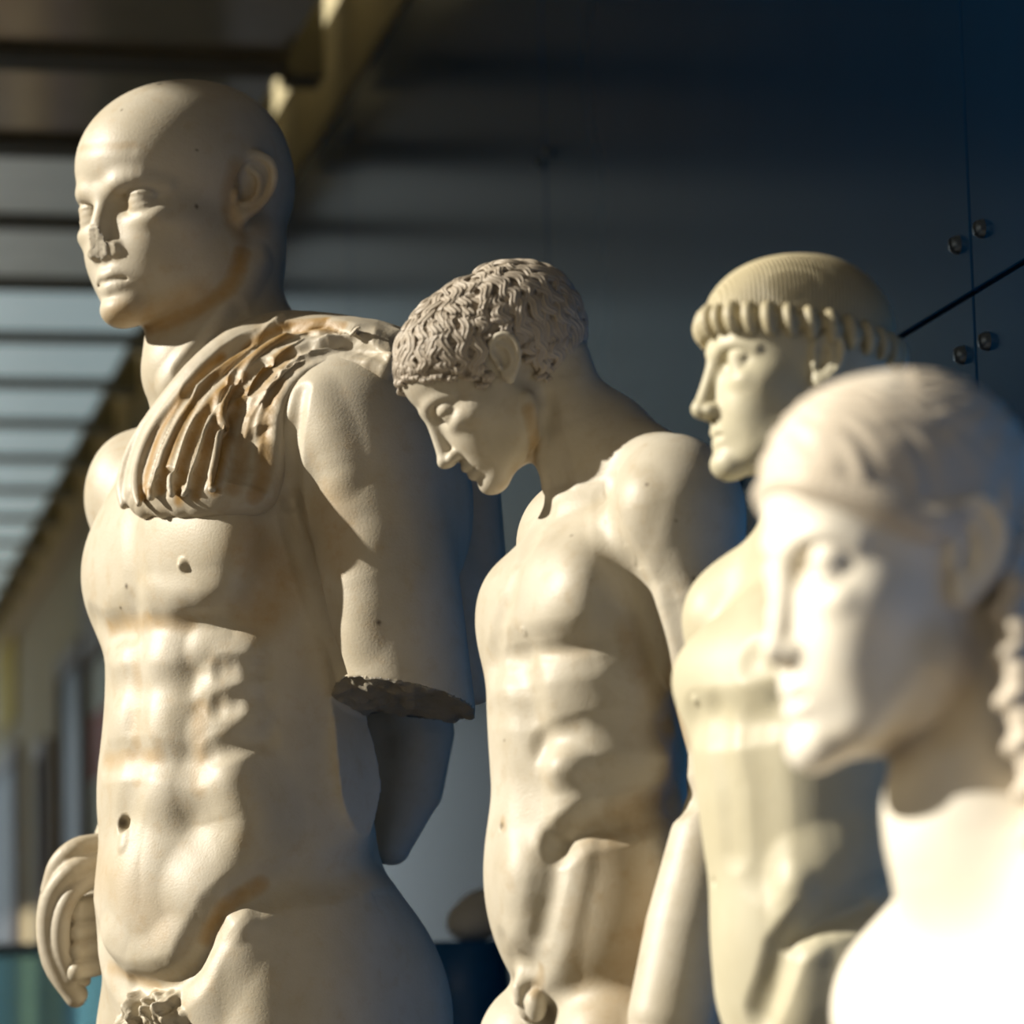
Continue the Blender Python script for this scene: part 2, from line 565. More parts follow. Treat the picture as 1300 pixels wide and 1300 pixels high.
def simple(name, col, rough=.6, metal=0.0, noise=0.06, scale=6.0, spec=.5, emit=None):
    m, nt, b = new_mat(name)
    tc = N(nt, 'ShaderNodeTexCoord'); nz = N(nt, 'ShaderNodeTexNoise', i_Scale=scale, i_Detail=4.0)
    nt.links.new(tc.outputs['Object'], nz.inputs['Vector'])
    lo = tuple(max(0, c * (1 - noise * 2)) for c in col); hi = tuple(min(1, c * (1 + noise * 2)) for c in col)
    r = ramp(nt, nz.outputs['Fac'], [(.3, lo), (.7, hi)])
    nt.links.new(r.outputs[0], b.inputs['Base Color'])
    b.inputs['Roughness'].default_value = rough; b.inputs['Metallic'].default_value = metal
    b.inputs['Specular IOR Level'].default_value = spec
    if emit:
        b.inputs['Emission Color'].default_value = (*col, 1); b.inputs['Emission Strength'].default_value = emit
    return m


def plaster(name, base, pale, stain, blotch=.5, rough=.5, scale=1.0, bump=.25, spec=.4):
    """tinted plaster cast: mottled tone, brown stain where the 'stain' attribute says, chipped grain where 'rough' says"""
    m, nt, b = new_mat(name); L = nt.links.new
    tc = N(nt, 'ShaderNodeTexCoord')
    n1 = N(nt, 'ShaderNodeTexNoise', i_Scale=9.0 * scale, i_Detail=5.0, i_Roughness=.6)
    n2 = N(nt, 'ShaderNodeTexNoise', i_Scale=45.0 * scale, i_Detail=6.0, i_Roughness=.65)
    n3 = N(nt, 'ShaderNodeTexNoise', i_Scale=330.0 * scale, i_Detail=3.0)
    for n in (n1, n2, n3): L(tc.outputs['Object'], n.inputs['Vector'])
    r1 = ramp(nt, n1.outputs['Fac'], [(.36, (0, 0, 0)), (.66, (1, 1, 1))])
    c = mixc(nt, r1.outputs[0], base, pale)
    r2 = ramp(nt, n2.outputs['Fac'], [(.52, (0, 0, 0)), (.78, (1, 1, 1))])
    ml = N(nt, 'ShaderNodeMath', operation='MULTIPLY'); L(r2.outputs[0], ml.inputs[0]); ml.inputs[1].default_value = blotch
    c = mixc(nt, ml.outputs[0], c, stain)
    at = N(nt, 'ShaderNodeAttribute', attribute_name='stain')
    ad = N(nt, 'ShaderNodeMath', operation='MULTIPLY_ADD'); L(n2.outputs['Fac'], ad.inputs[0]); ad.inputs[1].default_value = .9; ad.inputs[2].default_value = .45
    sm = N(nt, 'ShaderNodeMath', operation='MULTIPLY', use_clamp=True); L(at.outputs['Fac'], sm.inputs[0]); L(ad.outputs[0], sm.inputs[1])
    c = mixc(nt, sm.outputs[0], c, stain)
    pit = N(nt, 'ShaderNodeAttribute', attribute_name='pit')
    c = mixc(nt, pit.outputs['Fac'], c, (.09, .065, .04))
    L(c, b.inputs['Base Color'])
    b.inputs['Roughness'].default_value = rough; b.inputs['Specular IOR Level'].default_value = spec
    bp = N(nt, 'ShaderNodeBump', i_Strength=bump, i_Distance=.0012); L(n3.outputs['Fac'], bp.inputs['Height'])
    ro = N(nt, 'ShaderNodeAttribute', attribute_name='rough')
    n4 = N(nt, 'ShaderNodeTexNoise', i_Scale=150.0, i_Detail=6.0, i_Roughness=.75); L(tc.outputs['Object'], n4.inputs['Vector'])
    mm = N(nt, 'ShaderNodeMath', operation='MULTIPLY'); L(ro.outputs['Fac'], mm.inputs[0]); L(n4.outputs['Fac'], mm.inputs[1])
    b2 = N(nt, 'ShaderNodeBump', i_Strength=1.0, i_Distance=.012); L(mm.outputs[0], b2.inputs['Height']); L(bp.outputs[0], b2.inputs['Normal'])
    L(b2.outputs[0], b.inputs['Normal'])
    return m


# ------------------------------------------------------------------ boxes and small things
def box_mesh(parts):
    """parts: list of (x0,x1,y0,y1,z0,z1) -> V, Q"""
    V = []; Q = []
    for x0, x1, y0, y1, z0, z1 in parts:
        i = len(V)
        V += [(x, y, z) for z in (z0, z1) for x, y in ((x0, y0), (x1, y0), (x1, y1), (x0, y1))]
        Q += [[i, i + 3, i + 2, i + 1], [i + 4, i + 5, i + 6, i + 7]] + [[i + k, i + (k + 1) % 4, i + 4 + (k + 1) % 4, i + 4 + k] for k in range(4)]
    return np.array(V, float), np.array(Q)


def box(name, parts, mat, parent=None, bevel=0.0, **props):
    V, Q = box_mesh(parts)
    o = mesh_object(name, V, Q, mat, parent, smooth=False)
    if bevel:
        md = o.modifiers.new('edge', 'BEVEL'); md.width = bevel; md.segments = 2
    for k, v in props.items(): o[k] = v
    return o


def lathe(prof, n=24):
    V = []; Q = []
    for r, z in prof:
        for k in range(n):
            a = 2 * math.pi * k / n
            V.append((r * math.cos(a), r * math.sin(a), z))
    for i in range(len(prof) - 1):
        for k in range(n):
            Q.append([i * n + k, i * n + (k + 1) % n, (i + 1) * n + (k + 1) % n, (i + 1) * n + k])
    return np.array(V, float), np.array(Q)


def empty(name, loc, rz=0.0, **props):
    o = bpy.data.objects.new(name, None); COL.objects.link(o)
    o.location = loc; o.rotation_euler = (0, 0, rz); o.empty_display_size = .1
    for k, v in props.items(): o[k] = v
    return o


FWD = np.array([math.sin(YAW), math.cos(YAW)]); RGT = np.array([math.cos(YAW), -math.sin(YAW)])
WX = 1.45            # blue panelled wall
HB = EYE + 2.38      # underside of ceiling beams
XL = -1.75           # open, glazed side of the gallery
HW = EYE + 2.33      # top of the blue panels


def build_room():
    st = dict(kind='structure')
    blue, nt, b = new_mat('blue_panel')
    b.inputs['Base Color'].default_value = (.004, .04, .11, 1); b.inputs['Roughness'].default_value = .2; b.inputs['IOR'].default_value = 1.33
    nz = N(nt, 'ShaderNodeTexNoise', i_Scale=1.3, i_Detail=3.0); tc = N(nt, 'ShaderNodeTexCoord'); nt.links.new(tc.outputs['Object'], nz.inputs['Vector'])
    r = ramp(nt, nz.outputs['Fac'], [(.3, (.0035, .062, .20)), (.7, (.005, .076, .24))]); nt.links.new(r.outputs[0], b.inputs['Base Color'])
    dark = simple('dark_gap', (.01, .012, .015), .8)
    cream = simple('cream_wall', (.36, .30, .18), .75)
    beam = simple('beam_paint', (.17, .15, .085), .6)
    edge = simple('trim_paint', (.46, .40, .24), .6)
    panel = simple('ceiling_panel', (.62, .61, .57), .14, noise=.03)
    wood = simple('floor_wood', (.27, .175, .08), .4, scale=2.0)
    steel = simple('bolt_steel', (.10, .13, .17), .3, metal=.8)

    box('floor', [(-9, 3, -4, 26, -.1, 0)], wood, **st)
    # blue cladding: panels with narrow open joints, in front of a dark backing
    Y0, Y1 = -3.0, 10.9
    box('wall_right', [(WX + .03, WX + .25, Y0, 26, 0, HB + .6)], cream, **st)
    g = .006
    zs = [0, ZSEAM, HW]
    up = [Y0, -.2, 1.4, 2.83 + .0, 4.55, 6.27, 8.2, Y1]
    up = YUP; lo = YLO
    backing = box('wall_right_backing', [(WX + .018, WX + .032, Y0, Y1, 0, HW - .01)], dark, **st)
    parts = []
    for ys, z0, z1 in ((lo, 0, ZSEAM), (up, ZSEAM, HW)):
        for a, c in zip(ys[:-1], ys[1:]):
            parts.append((WX, WX + .02, a + g / 2, c - g / 2, z0 + g / 2, z1 - g / 2))
    box('wall_right_cladding', parts, blue, bevel=.002, **st)
    V, Q = lathe([(.0001, -.012), (.008, -.011), (.011, -.006), (.012, 0)], 16)
    V = V[:, [2, 0, 1]]
    Q = Q[:, ::-1]
    n = 0
    for ys, z0, z1 in ((lo, 0, ZSEAM), (up, ZSEAM, HW)):
        for yy in ys[1:-1]:
            for dy in (-.045, .045):
                for zz in ([z1 - .07, z1 - .9] if z0 == 0 else [z0 + .07, z0 + .75, z1 - .1]):
                    p = np.array([WX, yy + dy, zz])
                    d = p[:2] @ FWD
                    px = 650 + FPX * (p[:2] @ RGT) / d
                    if not -50 < px < 1350: continue
                    if n == 0:
                        o = mesh_object('panel_bolt', V, Q, steel); first = o
                    else:
                        o = first.copy(); COL.objects.link(o)
                    n += 1
                    o.location = p
                    o['kind'] = 'structure'
    lit = simple('glow_panel', (.70, .90, .95), .3, emit=.30); dim = simple('glow_panel_dim', (.72, .80, .76), .3, emit=.115)  # glow added to the farther ceiling panels in place of reflected daylight
    # ceiling: glossy panels between flat cross battens, a narrow cove along the wall bridged by brackets
    YC = -4
    box('ceiling', [(XL, WX - .17, YC, 26, HB + .02, HB + .3), (WX - .17, WX + .25, YC, 26, HB + .45, HB + .5)], panel, **st)
    y = BEAM0
    while y < YC: y += BEAMS
    while y < 26:
        box('ceiling_beam', [(XL, WX - .17, y - .08, y + .08, HB, HB + .03), (WX - .17, WX - .075, y - .07, y + .07, HW + .02, HB + .45)], beam, **st)
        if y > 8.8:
            p = box('ceiling_glow', [(XL + .05, WX - .19, y + .10, y + BEAMS - .10, HB + .012, HB + .021)], lit if y > 10.5 else dim, label='ceiling panel between two dark battens, its daylight sheen added as glow', category='ceiling panel', group='ceiling panels with added glow')
        y += BEAMS
    box('sun_cutoff_beam', [(XL - .12, XL, YC, 26, HB - .02, HB + .3)], beam, **st)  # unseen beam, added to lower the edge of the incoming sun
    box('trim_1', [(WX - .01, WX + .03, Y0, 26, HW + .0, HW + .5)], edge, **st)
    box('sun_blocker_left', [(XL - .12, XL, -4, 26, 0, 1.25), (XL - .12, XL, 5.15, 17, 1.25, HB)], cream, **st)  # unseen parapet and wall, added to limit where the sun reaches
    # far end: unseen glowing sheet in a frame, added to brighten ceiling reflections
    glow, nt, b = new_mat('added_glow')
    b.inputs['Base Color'].default_value = (.7, .8, .85, 1)
    b.inputs['Emission Color'].default_value = (.75, .90, 1.0, 1); b.inputs['Emission Strength'].default_value = 1.2
    w = empty('end_glow_1', (0, 26, 0), **st)
    box('pane', [(XL, WX + .2, .02, .04, .1, HB - .1)], glow, w)
    box('frame', [(x, x + .06, -.03, .06, 0, HB) for x in (XL, -.7, .4, WX - .05)] + [(XL, WX, -.03, .06, z, z + .06) for z in (0, 1.2, HB - .1)], beam, w)

# ------------------------------------------------------------------ statues
RES = 2.5


class Torso:
    """measuring frame in a body: l to the figure's left, f forwards, pixel row for height"""
    def __init__(self, sp, x0, yaw, v0=0):
        a = math.radians(yaw); self.sp = sp; self.x0 = x0; self.v0 = v0; self.yaw = yaw
        self.L = np.array([math.cos(a), -math.sin(a), 0]); self.Fv = np.array([-math.sin(a), -math.cos(a), 0])
    def p(self, l, f, py, dx=0):
        return self.sp.at(self.x0 + dx, py, self.v0) + l * self.L + f * self.Fv
    def ell(self, l, f, py, r, dx=0, tilt=0, pitch=0):
        return Ell(self.p(l, f, py, dx), r, rot(-self.yaw, pitch, tilt))


def make_statue(name, sp, field, top, zcut_py, zsole, xr, vr, mat, label, res, detail, plinth, soft=1):
    """mesh the field (fine above the cut, coarse below), carve the surface with `detail`, stand it on its base"""
    zc = sp.at(650, zcut_py)[2]; zt = sp.at(650, top)[2]
    V, Q = field.mesh((xr[0], vr[0], zc), (xr[1], vr[1], zt), res)
    V = relax(V, Q, soft, .5)
    clay = Clay(sp, V, Q)
    detail(clay)
    V2, Q2 = field.mesh((xr[0], vr[0], zsole - 8), (xr[1], vr[1], zc + 16), 9)
    n = len(clay.V)
    VV = np.vstack([clay.V, V2]); QQ = np.vstack([Q, Q2 + n])
    z = np.zeros(len(V2))
    loc = FWD * sp.D
    root = empty(name, (loc[0], loc[1], EYE + zsole * sp.s), -YAW, label=label, category='statue', group='plaster casts of ancient statues')
    W = VV * sp.s; W[:, 2] -= zsole * sp.s
    mesh_object('figure', W, QQ, mat, root, dict(stain=np.concatenate([clay.stain, z]), rough=np.concatenate([clay.rough, z]), pit=np.concatenate([clay.pit, z])))
    return root, clay


def part_from(name, sp, V, Q, zsole, mat, root, **attrs):
    W = V * sp.s; W[:, 2] -= zsole * sp.s
    z = np.zeros(len(V))
    a = dict(stain=z, rough=z, pit=z); a.update(attrs)
    return mesh_object(name, W, Q, mat, root, a)


def add_legs(F, hips, knees, ankles, toes, r, k=25):
    """hips.. are (left,right) pairs of points"""
    for h, kn, an, to in zip(hips, knees, ankles, toes):
        mid = .5 * (h + kn)
        calf = kn + .3 * (an - kn)
        F.u(Tube([h, mid, kn], [r * 1.0, r * .86, r * .58]), k)
        F.u(Tube([kn, calf, an], [r * .56, r * .58, r * .34]), k * .5)
        F.u(Tube([an + np.array([0, 0, -r * .2]), .5 * (an + to) + np.array([0, 0, -r * .1]), to], [r * .36, r * .36, r * .26]), k * .4)


def statue_general(mat, cloak_mat, stainy):
    sp = Space(4.25)
    T = Torso(sp, 297, 55)
    at = sp.at
    F = Field()
    # left arm, broken off above the elbow
    F.u(Ell(at(462, 562, -128), (100, 100, 112)), 1)
    F.u(Ell(at(505, 640, -95), (95, 95, 150)), 30)
    F.u(Tube([at(470, 600, -140), at(491, 740, -150), at(520, 905, -155), at(526, 990, -150)], [97, 90, 81, 78]), 18)
    # cut: everything of the arm below the break
    F.sub(Cap(Tube([at(505, 800, -155), at(532, 1060, -158)], [104, 100]), [((.2, .17, .97), at(520, 890, -155))]), 2)
    # trunk
    F.u(T.ell(0, 0, 760, (200, 158, 250)), 30)
    F.u(T.ell(0, 15, 640, (205, 110, 110)), 50)
    F.u(T.ell(0, 5, 1010, (188, 168, 250), dx=4), 60)
    F.u(T.ell(5, -8, 1235, (222, 182, 205), dx=20), 70)
    F.u(T.ell(0, 60, 1150, (125, 110, 120), dx=2), 50)
    for s in (1, -1):
        F.u(T.ell(s * 95, -110, 1300, (115, 110, 150), dx=20), 50)
    # chest plates
    F.u(T.ell(88, 100, 708, (112, 54, 92), tilt=8), 40)
    F.u(T.ell(-86, 94, 722, (112, 54, 92), tilt=8), 40)
    # shoulders, neck
    F.u(Tube([T.p(-20, -25, 560), at(262, 470, -10), at(272, 390, 5), at(285, 330, 15)], [95, 84, 84, 80]), 40)
    for s in (1, -1):
        F.u(Tube([T.p(s * 30, -40, 470, -10), T.p(s * 175, -35, 560)], [70, 70]), 60)
    F.u(Ell(at(168, 628, 165), (62, 66, 84)), 40)
    F.u(Tube([at(185, 640, 180), at(215, 850, 235), at(195, 985, 250)], [66, 58, 50]), 30)
    F.u(Tube([at(195, 985, 250), at(120, 1160, 160)], [50, 34]), 16)
    # legs
    zs = -1110.0
    g = lambda px, py, v: at(px, py, v)
    hl, hr = T.p(105, 0, 1330, 20), T.p(-105, 10, 1330, 20)
    def pt(l, f, z): q = T.p(l, f, 1300, 20); q[2] = z; return q
    add_legs(F, (hl, hr), (pt(115, 30, -560), pt(-110, 60, -545)), (pt(125, -20, -1020), pt(-135, 10, -1020)),
             (pt(150, 150, zs + 37), pt(-170, 180, zs + 37)), 135, 40)
    # head
    H = Head(at(236, 264, 5), 46, 7, 0, (15.3, 15.0, 13.2))
    HF = Field()
    build_head(F, H, broken=True, jaw=1.0, cheek=.95, brow=1.15, mouth=1.1, chin=.3, dome=.9, lips=.15, nose_tip=(11.3, -4.2))
    build_ear(F, H, 1, y=-.9, z=.3, k=1.1, flare=26); build_ear(F, H, -1, y=-.9, z=.3, k=1.05)
    # right hand closed on the cloth
    def hand(F):
        F.u(Ell(at(112, 1195, 150), (26, 30, 46)), 8)
        for i in range(4):
            y = 1160 + i * 24
            F.u(Tube([at(122, y - 4, 130), at(98, y, 112), at(92, y + 8, 128), at(106, y + 12, 142)], [12, 12.5, 11.5, 10]), 4)
        F.u(Tube([at(118, 1148, 130), at(100, 1150, 112), at(90, 1160, 112)], [13, 12, 10]), 4)
    hand(F)

    def carve(c):
        P = c.push
        # sternum, linea alba
        P([(168, 660), (170, 720), (172, 770)], 34, -4)
        P([(172, 815), (173, 870), (173, 924), (170, 995), (162, 1035)], 32, -4)
        # lower edges of the chest
        P([(150, 800), (176, 789), (233, 794), (290, 790), (335, 755), (365, 700)], 50, -7)
        P([(185, 790), (233, 793), (290, 788)], 22, -3)
        P([(118, 788), (134, 799), (160, 797)], 30, -6)
        P([(190, 768), (236, 768), (285, 758)], 44, 6)
        c.fresh()
        # straight muscle: outer border and inscriptions
        P([(262, 805), (250, 860), (248, 924), (254, 985), (246, 1030), (235, 1087), (205, 1150)], 66, -5)
        P([(252, 850), (249, 924), (253, 985), (246, 1035)], 40, -2)
        P([(135, 966), (172, 962), (215, 966), (250, 975)], 30, -5)
        P([(135, 868), (172, 872), (215, 868), (240, 860)], 30, -2.5)
        P([(214, 918)], 60, 6); P([(215, 830)], 60, 6); P([(148, 915)], 40, 4); P([(148, 840)], 40, 4)
        P([(212, 1012)], 50, 5)
        P([(160, 1110), (180, 1160), (200, 1110)], 80, 6)
        # serratus / ribs
        P([(268, 818), (308, 832)], 40, 9); P([(275, 872), (312, 876)], 40, 9); P([(270, 930), (312, 912)], 42, 9)
        P([(285, 848), (330, 850)], 22, -6); P([(282, 898), (332, 884)], 22, -6); P([(276, 955), (335, 935)], 24, -6)
        # flank muscle roll above the hip
        P([(292, 995), (316, 1040), (300, 1085), (270, 1125)], 74, 17)
        P([(300, 1000), (318, 1045)], 46, 6)
        c.fresh()
        # groin line
        P([(490, 1085), (420, 1112), (345, 1124), (290, 1152), (263, 1192), (240, 1238), (205, 1252), (165, 1250), (135, 1224), (118, 1180)], 38, -10)
        P([(300, 1142), (270, 1182), (245, 1228), (205, 1250), (165, 1248)], 20, -6)
        P([(225, 1200), (205, 1224), (170, 1228), (142, 1200)], 44, 7)
        P([(300, 1170), (288, 1205), (258, 1262)], 52, 8)
        P([(300, 1172)], 32, 6)
        P([(330, 1190), (325, 1300)], 46, 5)
        # navel, nipple
        P([(157, 1046)], 12, -16, sharp=.8); P([(158, 1060), (156, 1072)], 14, 3)
        P([(232, 718)], 11, 8)
        # deltoid facets, collar
        P([(395, 500), (420, 560), (430, 600)], 40, 5)
        P([(372, 640), (372, 560), (385, 500)], 18, -6)
        P([(368, 640), (384, 700), (405, 770), (432, 858)], 22, -11); P([(372, 650), (432, 850)], 12, -5)
        P([(430, 600), (465, 650), (475, 720)], 60, -4)
        P([(470, 700), (450, 800)], 50, 5)
        c.fresh()
        # neck muscle
        P([(330, 330), (270, 420), (215, 490)], 28, 8)
        P([(300, 395), (235, 470)], 20, -6)
        # brow furrows, cheek fold
        P([(103, 192), (130, 187), (165, 190)], 12, -.8)
        c.fresh()
        rng = random.Random(3)
        nn = c.N @ (H.A @ np.array([.12, .97, -.2])); q = H.inv(c.V)
        e = (nn > .9) & (np.abs(q[:, 0]) < 1.2) & (q[:, 2] < -2.2) & (q[:, 2] > -5.2) & (q[:, 1] > 9.5)
        c.rough[e] = .4
        c.V[e] += c.N[e] * (vnoise(c.V[e] / 5, 5) * 1.5)[:, None]
        # broken arm end
        m = (c.V[:, 2] < at(500, 850, -150)[2]) & (np.abs(c.V[:, 0] - at(520, 893)[0]) < 110) & (c.V[:, 1] < -72) & (c.V[:, 2] > at(520, 960, -150)[2])
        nn = c.N @ np.array([-.2, -.17, -.97])
        e = m & (nn > .72)
        c.rough[e] = 1
        c.V[e] += c.N[e] * (vnoise(c.V[e] / 9, 1) * 4 + vnoise(c.V[e] / 22, 2) * 6)[:, None]
        # pubic curls
        for i in range(46):
            x = 150 + rng.random() * 85; y = 1262 + rng.random() * 60
            P([(x, y), (x + rng.uniform(-12, 12), y + 12), (x + rng.uniform(-12, 12), y + 22)], 9, 7)
        # stains and pits
        S = c.paint
        S('stain', [(185, 415), (240, 398), (290, 365), (308, 320)], 16, .9)
        S('stain', [(150, 405), (200, 400), (250, 380)], 34, .55)
        S('stain', [(300, 215), (292, 260), (306, 300)], 20, .6); S('stain', [(330, 250), (325, 280)], 30, .5)
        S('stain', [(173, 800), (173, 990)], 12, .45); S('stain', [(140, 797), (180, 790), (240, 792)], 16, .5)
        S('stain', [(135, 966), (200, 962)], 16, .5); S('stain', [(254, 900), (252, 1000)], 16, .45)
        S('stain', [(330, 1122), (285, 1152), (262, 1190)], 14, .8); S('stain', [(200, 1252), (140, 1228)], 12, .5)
        S('stain', [(320, 690), (350, 740), (330, 780)], 44, .55); S('stain', [(420, 640), (430, 700)], 40, .35)
        S('stain', [(118, 1090), (200, 1170)], 40, .25)
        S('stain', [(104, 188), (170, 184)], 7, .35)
        for x, y, r in ((203, 107, 5), (160, 745, 4), (153, 772, 3), (157, 1046, 9), (250, 261, 4), (138, 306, 5), (250, 190, 2.5), (155, 140, 2.5), (130, 860, 2.5), (480, 790, 4)):
            S('pit', [(x, y)], r, 1.0)
    root, c = make_statue('statue', sp, F, 85, 1345, zs, (-720, 60), (-300, 340), mat,
                          'tallest statue, a shaven man with a broken nose and a cloak bunched over one shoulder', RES, carve, None)
    # ---- cloak
    CF = Field()
    def lift(pts, h, n=4, it=4):
        p = np.array([q[:2] for q in pts], float)
        p = catmull(p, n) if len(p) > 2 else p
        out = []
        for q in p:
            s = c.on(*q); i = np.argmin(((c.V - s) ** 2).sum(1)); out.append(s + c.N[i] * h)
        out = np.array(out)
        for _ in range(it):
            out[1:-1] = .5 * out[1:-1] + .25 * (out[:-2] + out[2:])
        return out
    Z = lambda x, y: (90 + x / 2.3214, 370 + y / 2.3214)
    def tube(zp, r, h, k=6, taper=True):
        pp = lift([Z(*q) for q in zp], h)
        rr = np.full(len(pp), float(r))
        if taper: rr[0] *= .75; rr[-1] *= .8
        CF.u(Tube(pp, rr), k)
    # bed of cloth and the long folds that run over the shoulder and down the chest
    top = np.array([(985, 100), (850, 72), (700, 62), (560, 95), (430, 180), (330, 275), (245, 400), (198, 540), (190, 610), (215, 650)], float)
    low = np.array([(985, 195), (840, 176), (715, 198), (640, 262), (600, 340), (590, 425), (596, 500), (592, 550), (575, 592), (548, 628)], float)
    def fold(t, a=0.0, b=1.0, wob=0.0):
        p = catmull(top + (low - top) * t, 3); p = p[int(a * (len(p) - 1)):int(b * (len(p) - 1)) + 1]
        u = np.linspace(0, 1, len(p)); p[:, 0] += wob * np.sin(u * 7)
        return p
    def ftube(t, r, h, k, a=0.0, b=1.0, wob=0.0, tip=.6):
        pp = lift([Z(*q) for q in fold(t, a, b, wob)][::2], h, 2, 16)
        rr = np.full(len(pp), float(r)); n = len(pp); u = np.linspace(0, 1, n)
        rr *= np.clip(np.minimum(u, 1 - u) * 6 + tip, 0, 1)
        CF.u(Tube(pp, rr), k)
    for t in np.linspace(.06, .94, 7): ftube(t, 27, 2, 22)
    for t, r, h, a, b, w in ((0, 10, 22, 0, 1, 0), (.13, 7, 31, .22, 1, 4), (.26, 9, 33, 0, 1, -5), (.40, 7.5, 34, .3, .97, 5), (.52, 8, 33, .12, .93, -6), (.66, 10.5, 35, 0, 1, 5), (.82, 11, 30, 0, .52, 0),
                             (1.0, 11, 24, 0, .47, 0), (.80, 7, 24, .5, .9, 6), (.47, 6, 30, .62, 1, 4)):
        ftube(t, r, h, 5, a, b, w)
    # the length hanging down the back behind the arm
    for x0, x1, v, r in ((575, 560, 60, 34), (600, 600, 40, 34), (606, 612, 80, 30), (560, 590, 20, 30)):
        CF.u(Tube([at(500, 452, 0), at(545, 500, v * .6), at(x0, 620, v), at((x0 + x1) / 2 + 4, 740, v), at(x1, 866, v)], [30, 32, r, r + 3, r - 4]), 12)
    CF.u(Tube([at(520, 880, 110), at(532, 930, 110), at(522, 1000, 115), at(498, 1075, 120)], [52, 46, 42, 24]), 16)
    CF.u(Tube([at(490, 880, 140), at(490, 990, 140), at(470, 1070, 140)], [50, 50, 30]), 16)
    # cloth wound about the far forearm
    for i, (pts, r) in enumerate((
        ([(128, 1072, 120), (98, 1078, 105), (76, 1098, 110), (66, 1130, 125)], 15),
        ([(128, 1094, 110), (92, 1106, 92), (66, 1140, 100), (62, 1190, 115), (78, 1236, 130), (98, 1262, 140)], 14),
        ([(124, 1114, 105), (96, 1130, 92), (80, 1160, 95), (78, 1200, 108), (92, 1240, 125)], 12),
        ([(112, 1080, 170), (76, 1110, 165), (60, 1160, 165), (66, 1220, 170), (96, 1266, 170)], 14),
    )):
        CF.u(Tube(catmull(np.array([at(*q) for q in pts]), 4), r), 5)
    zt = at(650, 372)[2]; zb = at(650, 1300)[2]
    V, Q = CF.mesh((-700, -330, zb), (60, 330, zt), RES * .85)
    V = relax(V, Q, 1)
    cc = Clay(sp, V, Q)
    for t, r, h, a, b in ((.065, 15, -13, .3, .96), (.195, 15, -13, .12, .96), (.33, 16, -13, .1, .95), (.46, 15, -12, .2, .92), (.59, 17, -14, .08, .95), (.74, 22, -12, .05, .9), (.91, 18, -10, .05, .6), (.9, 26, -9, .55, .95)):
        cc.push([Z(*q) for q in fold(t, a, b)][::3], r, h, taper=.12)
    cc.fresh(); V = cc.V
    # stained valleys
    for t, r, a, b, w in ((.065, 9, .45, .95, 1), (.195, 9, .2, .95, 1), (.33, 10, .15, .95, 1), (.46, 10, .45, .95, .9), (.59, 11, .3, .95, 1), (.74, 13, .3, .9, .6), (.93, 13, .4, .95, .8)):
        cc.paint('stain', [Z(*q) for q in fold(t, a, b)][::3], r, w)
    part_from('cloak', sp, V, Q, zs, cloak_mat, root, stain=cc.stain)
    return root


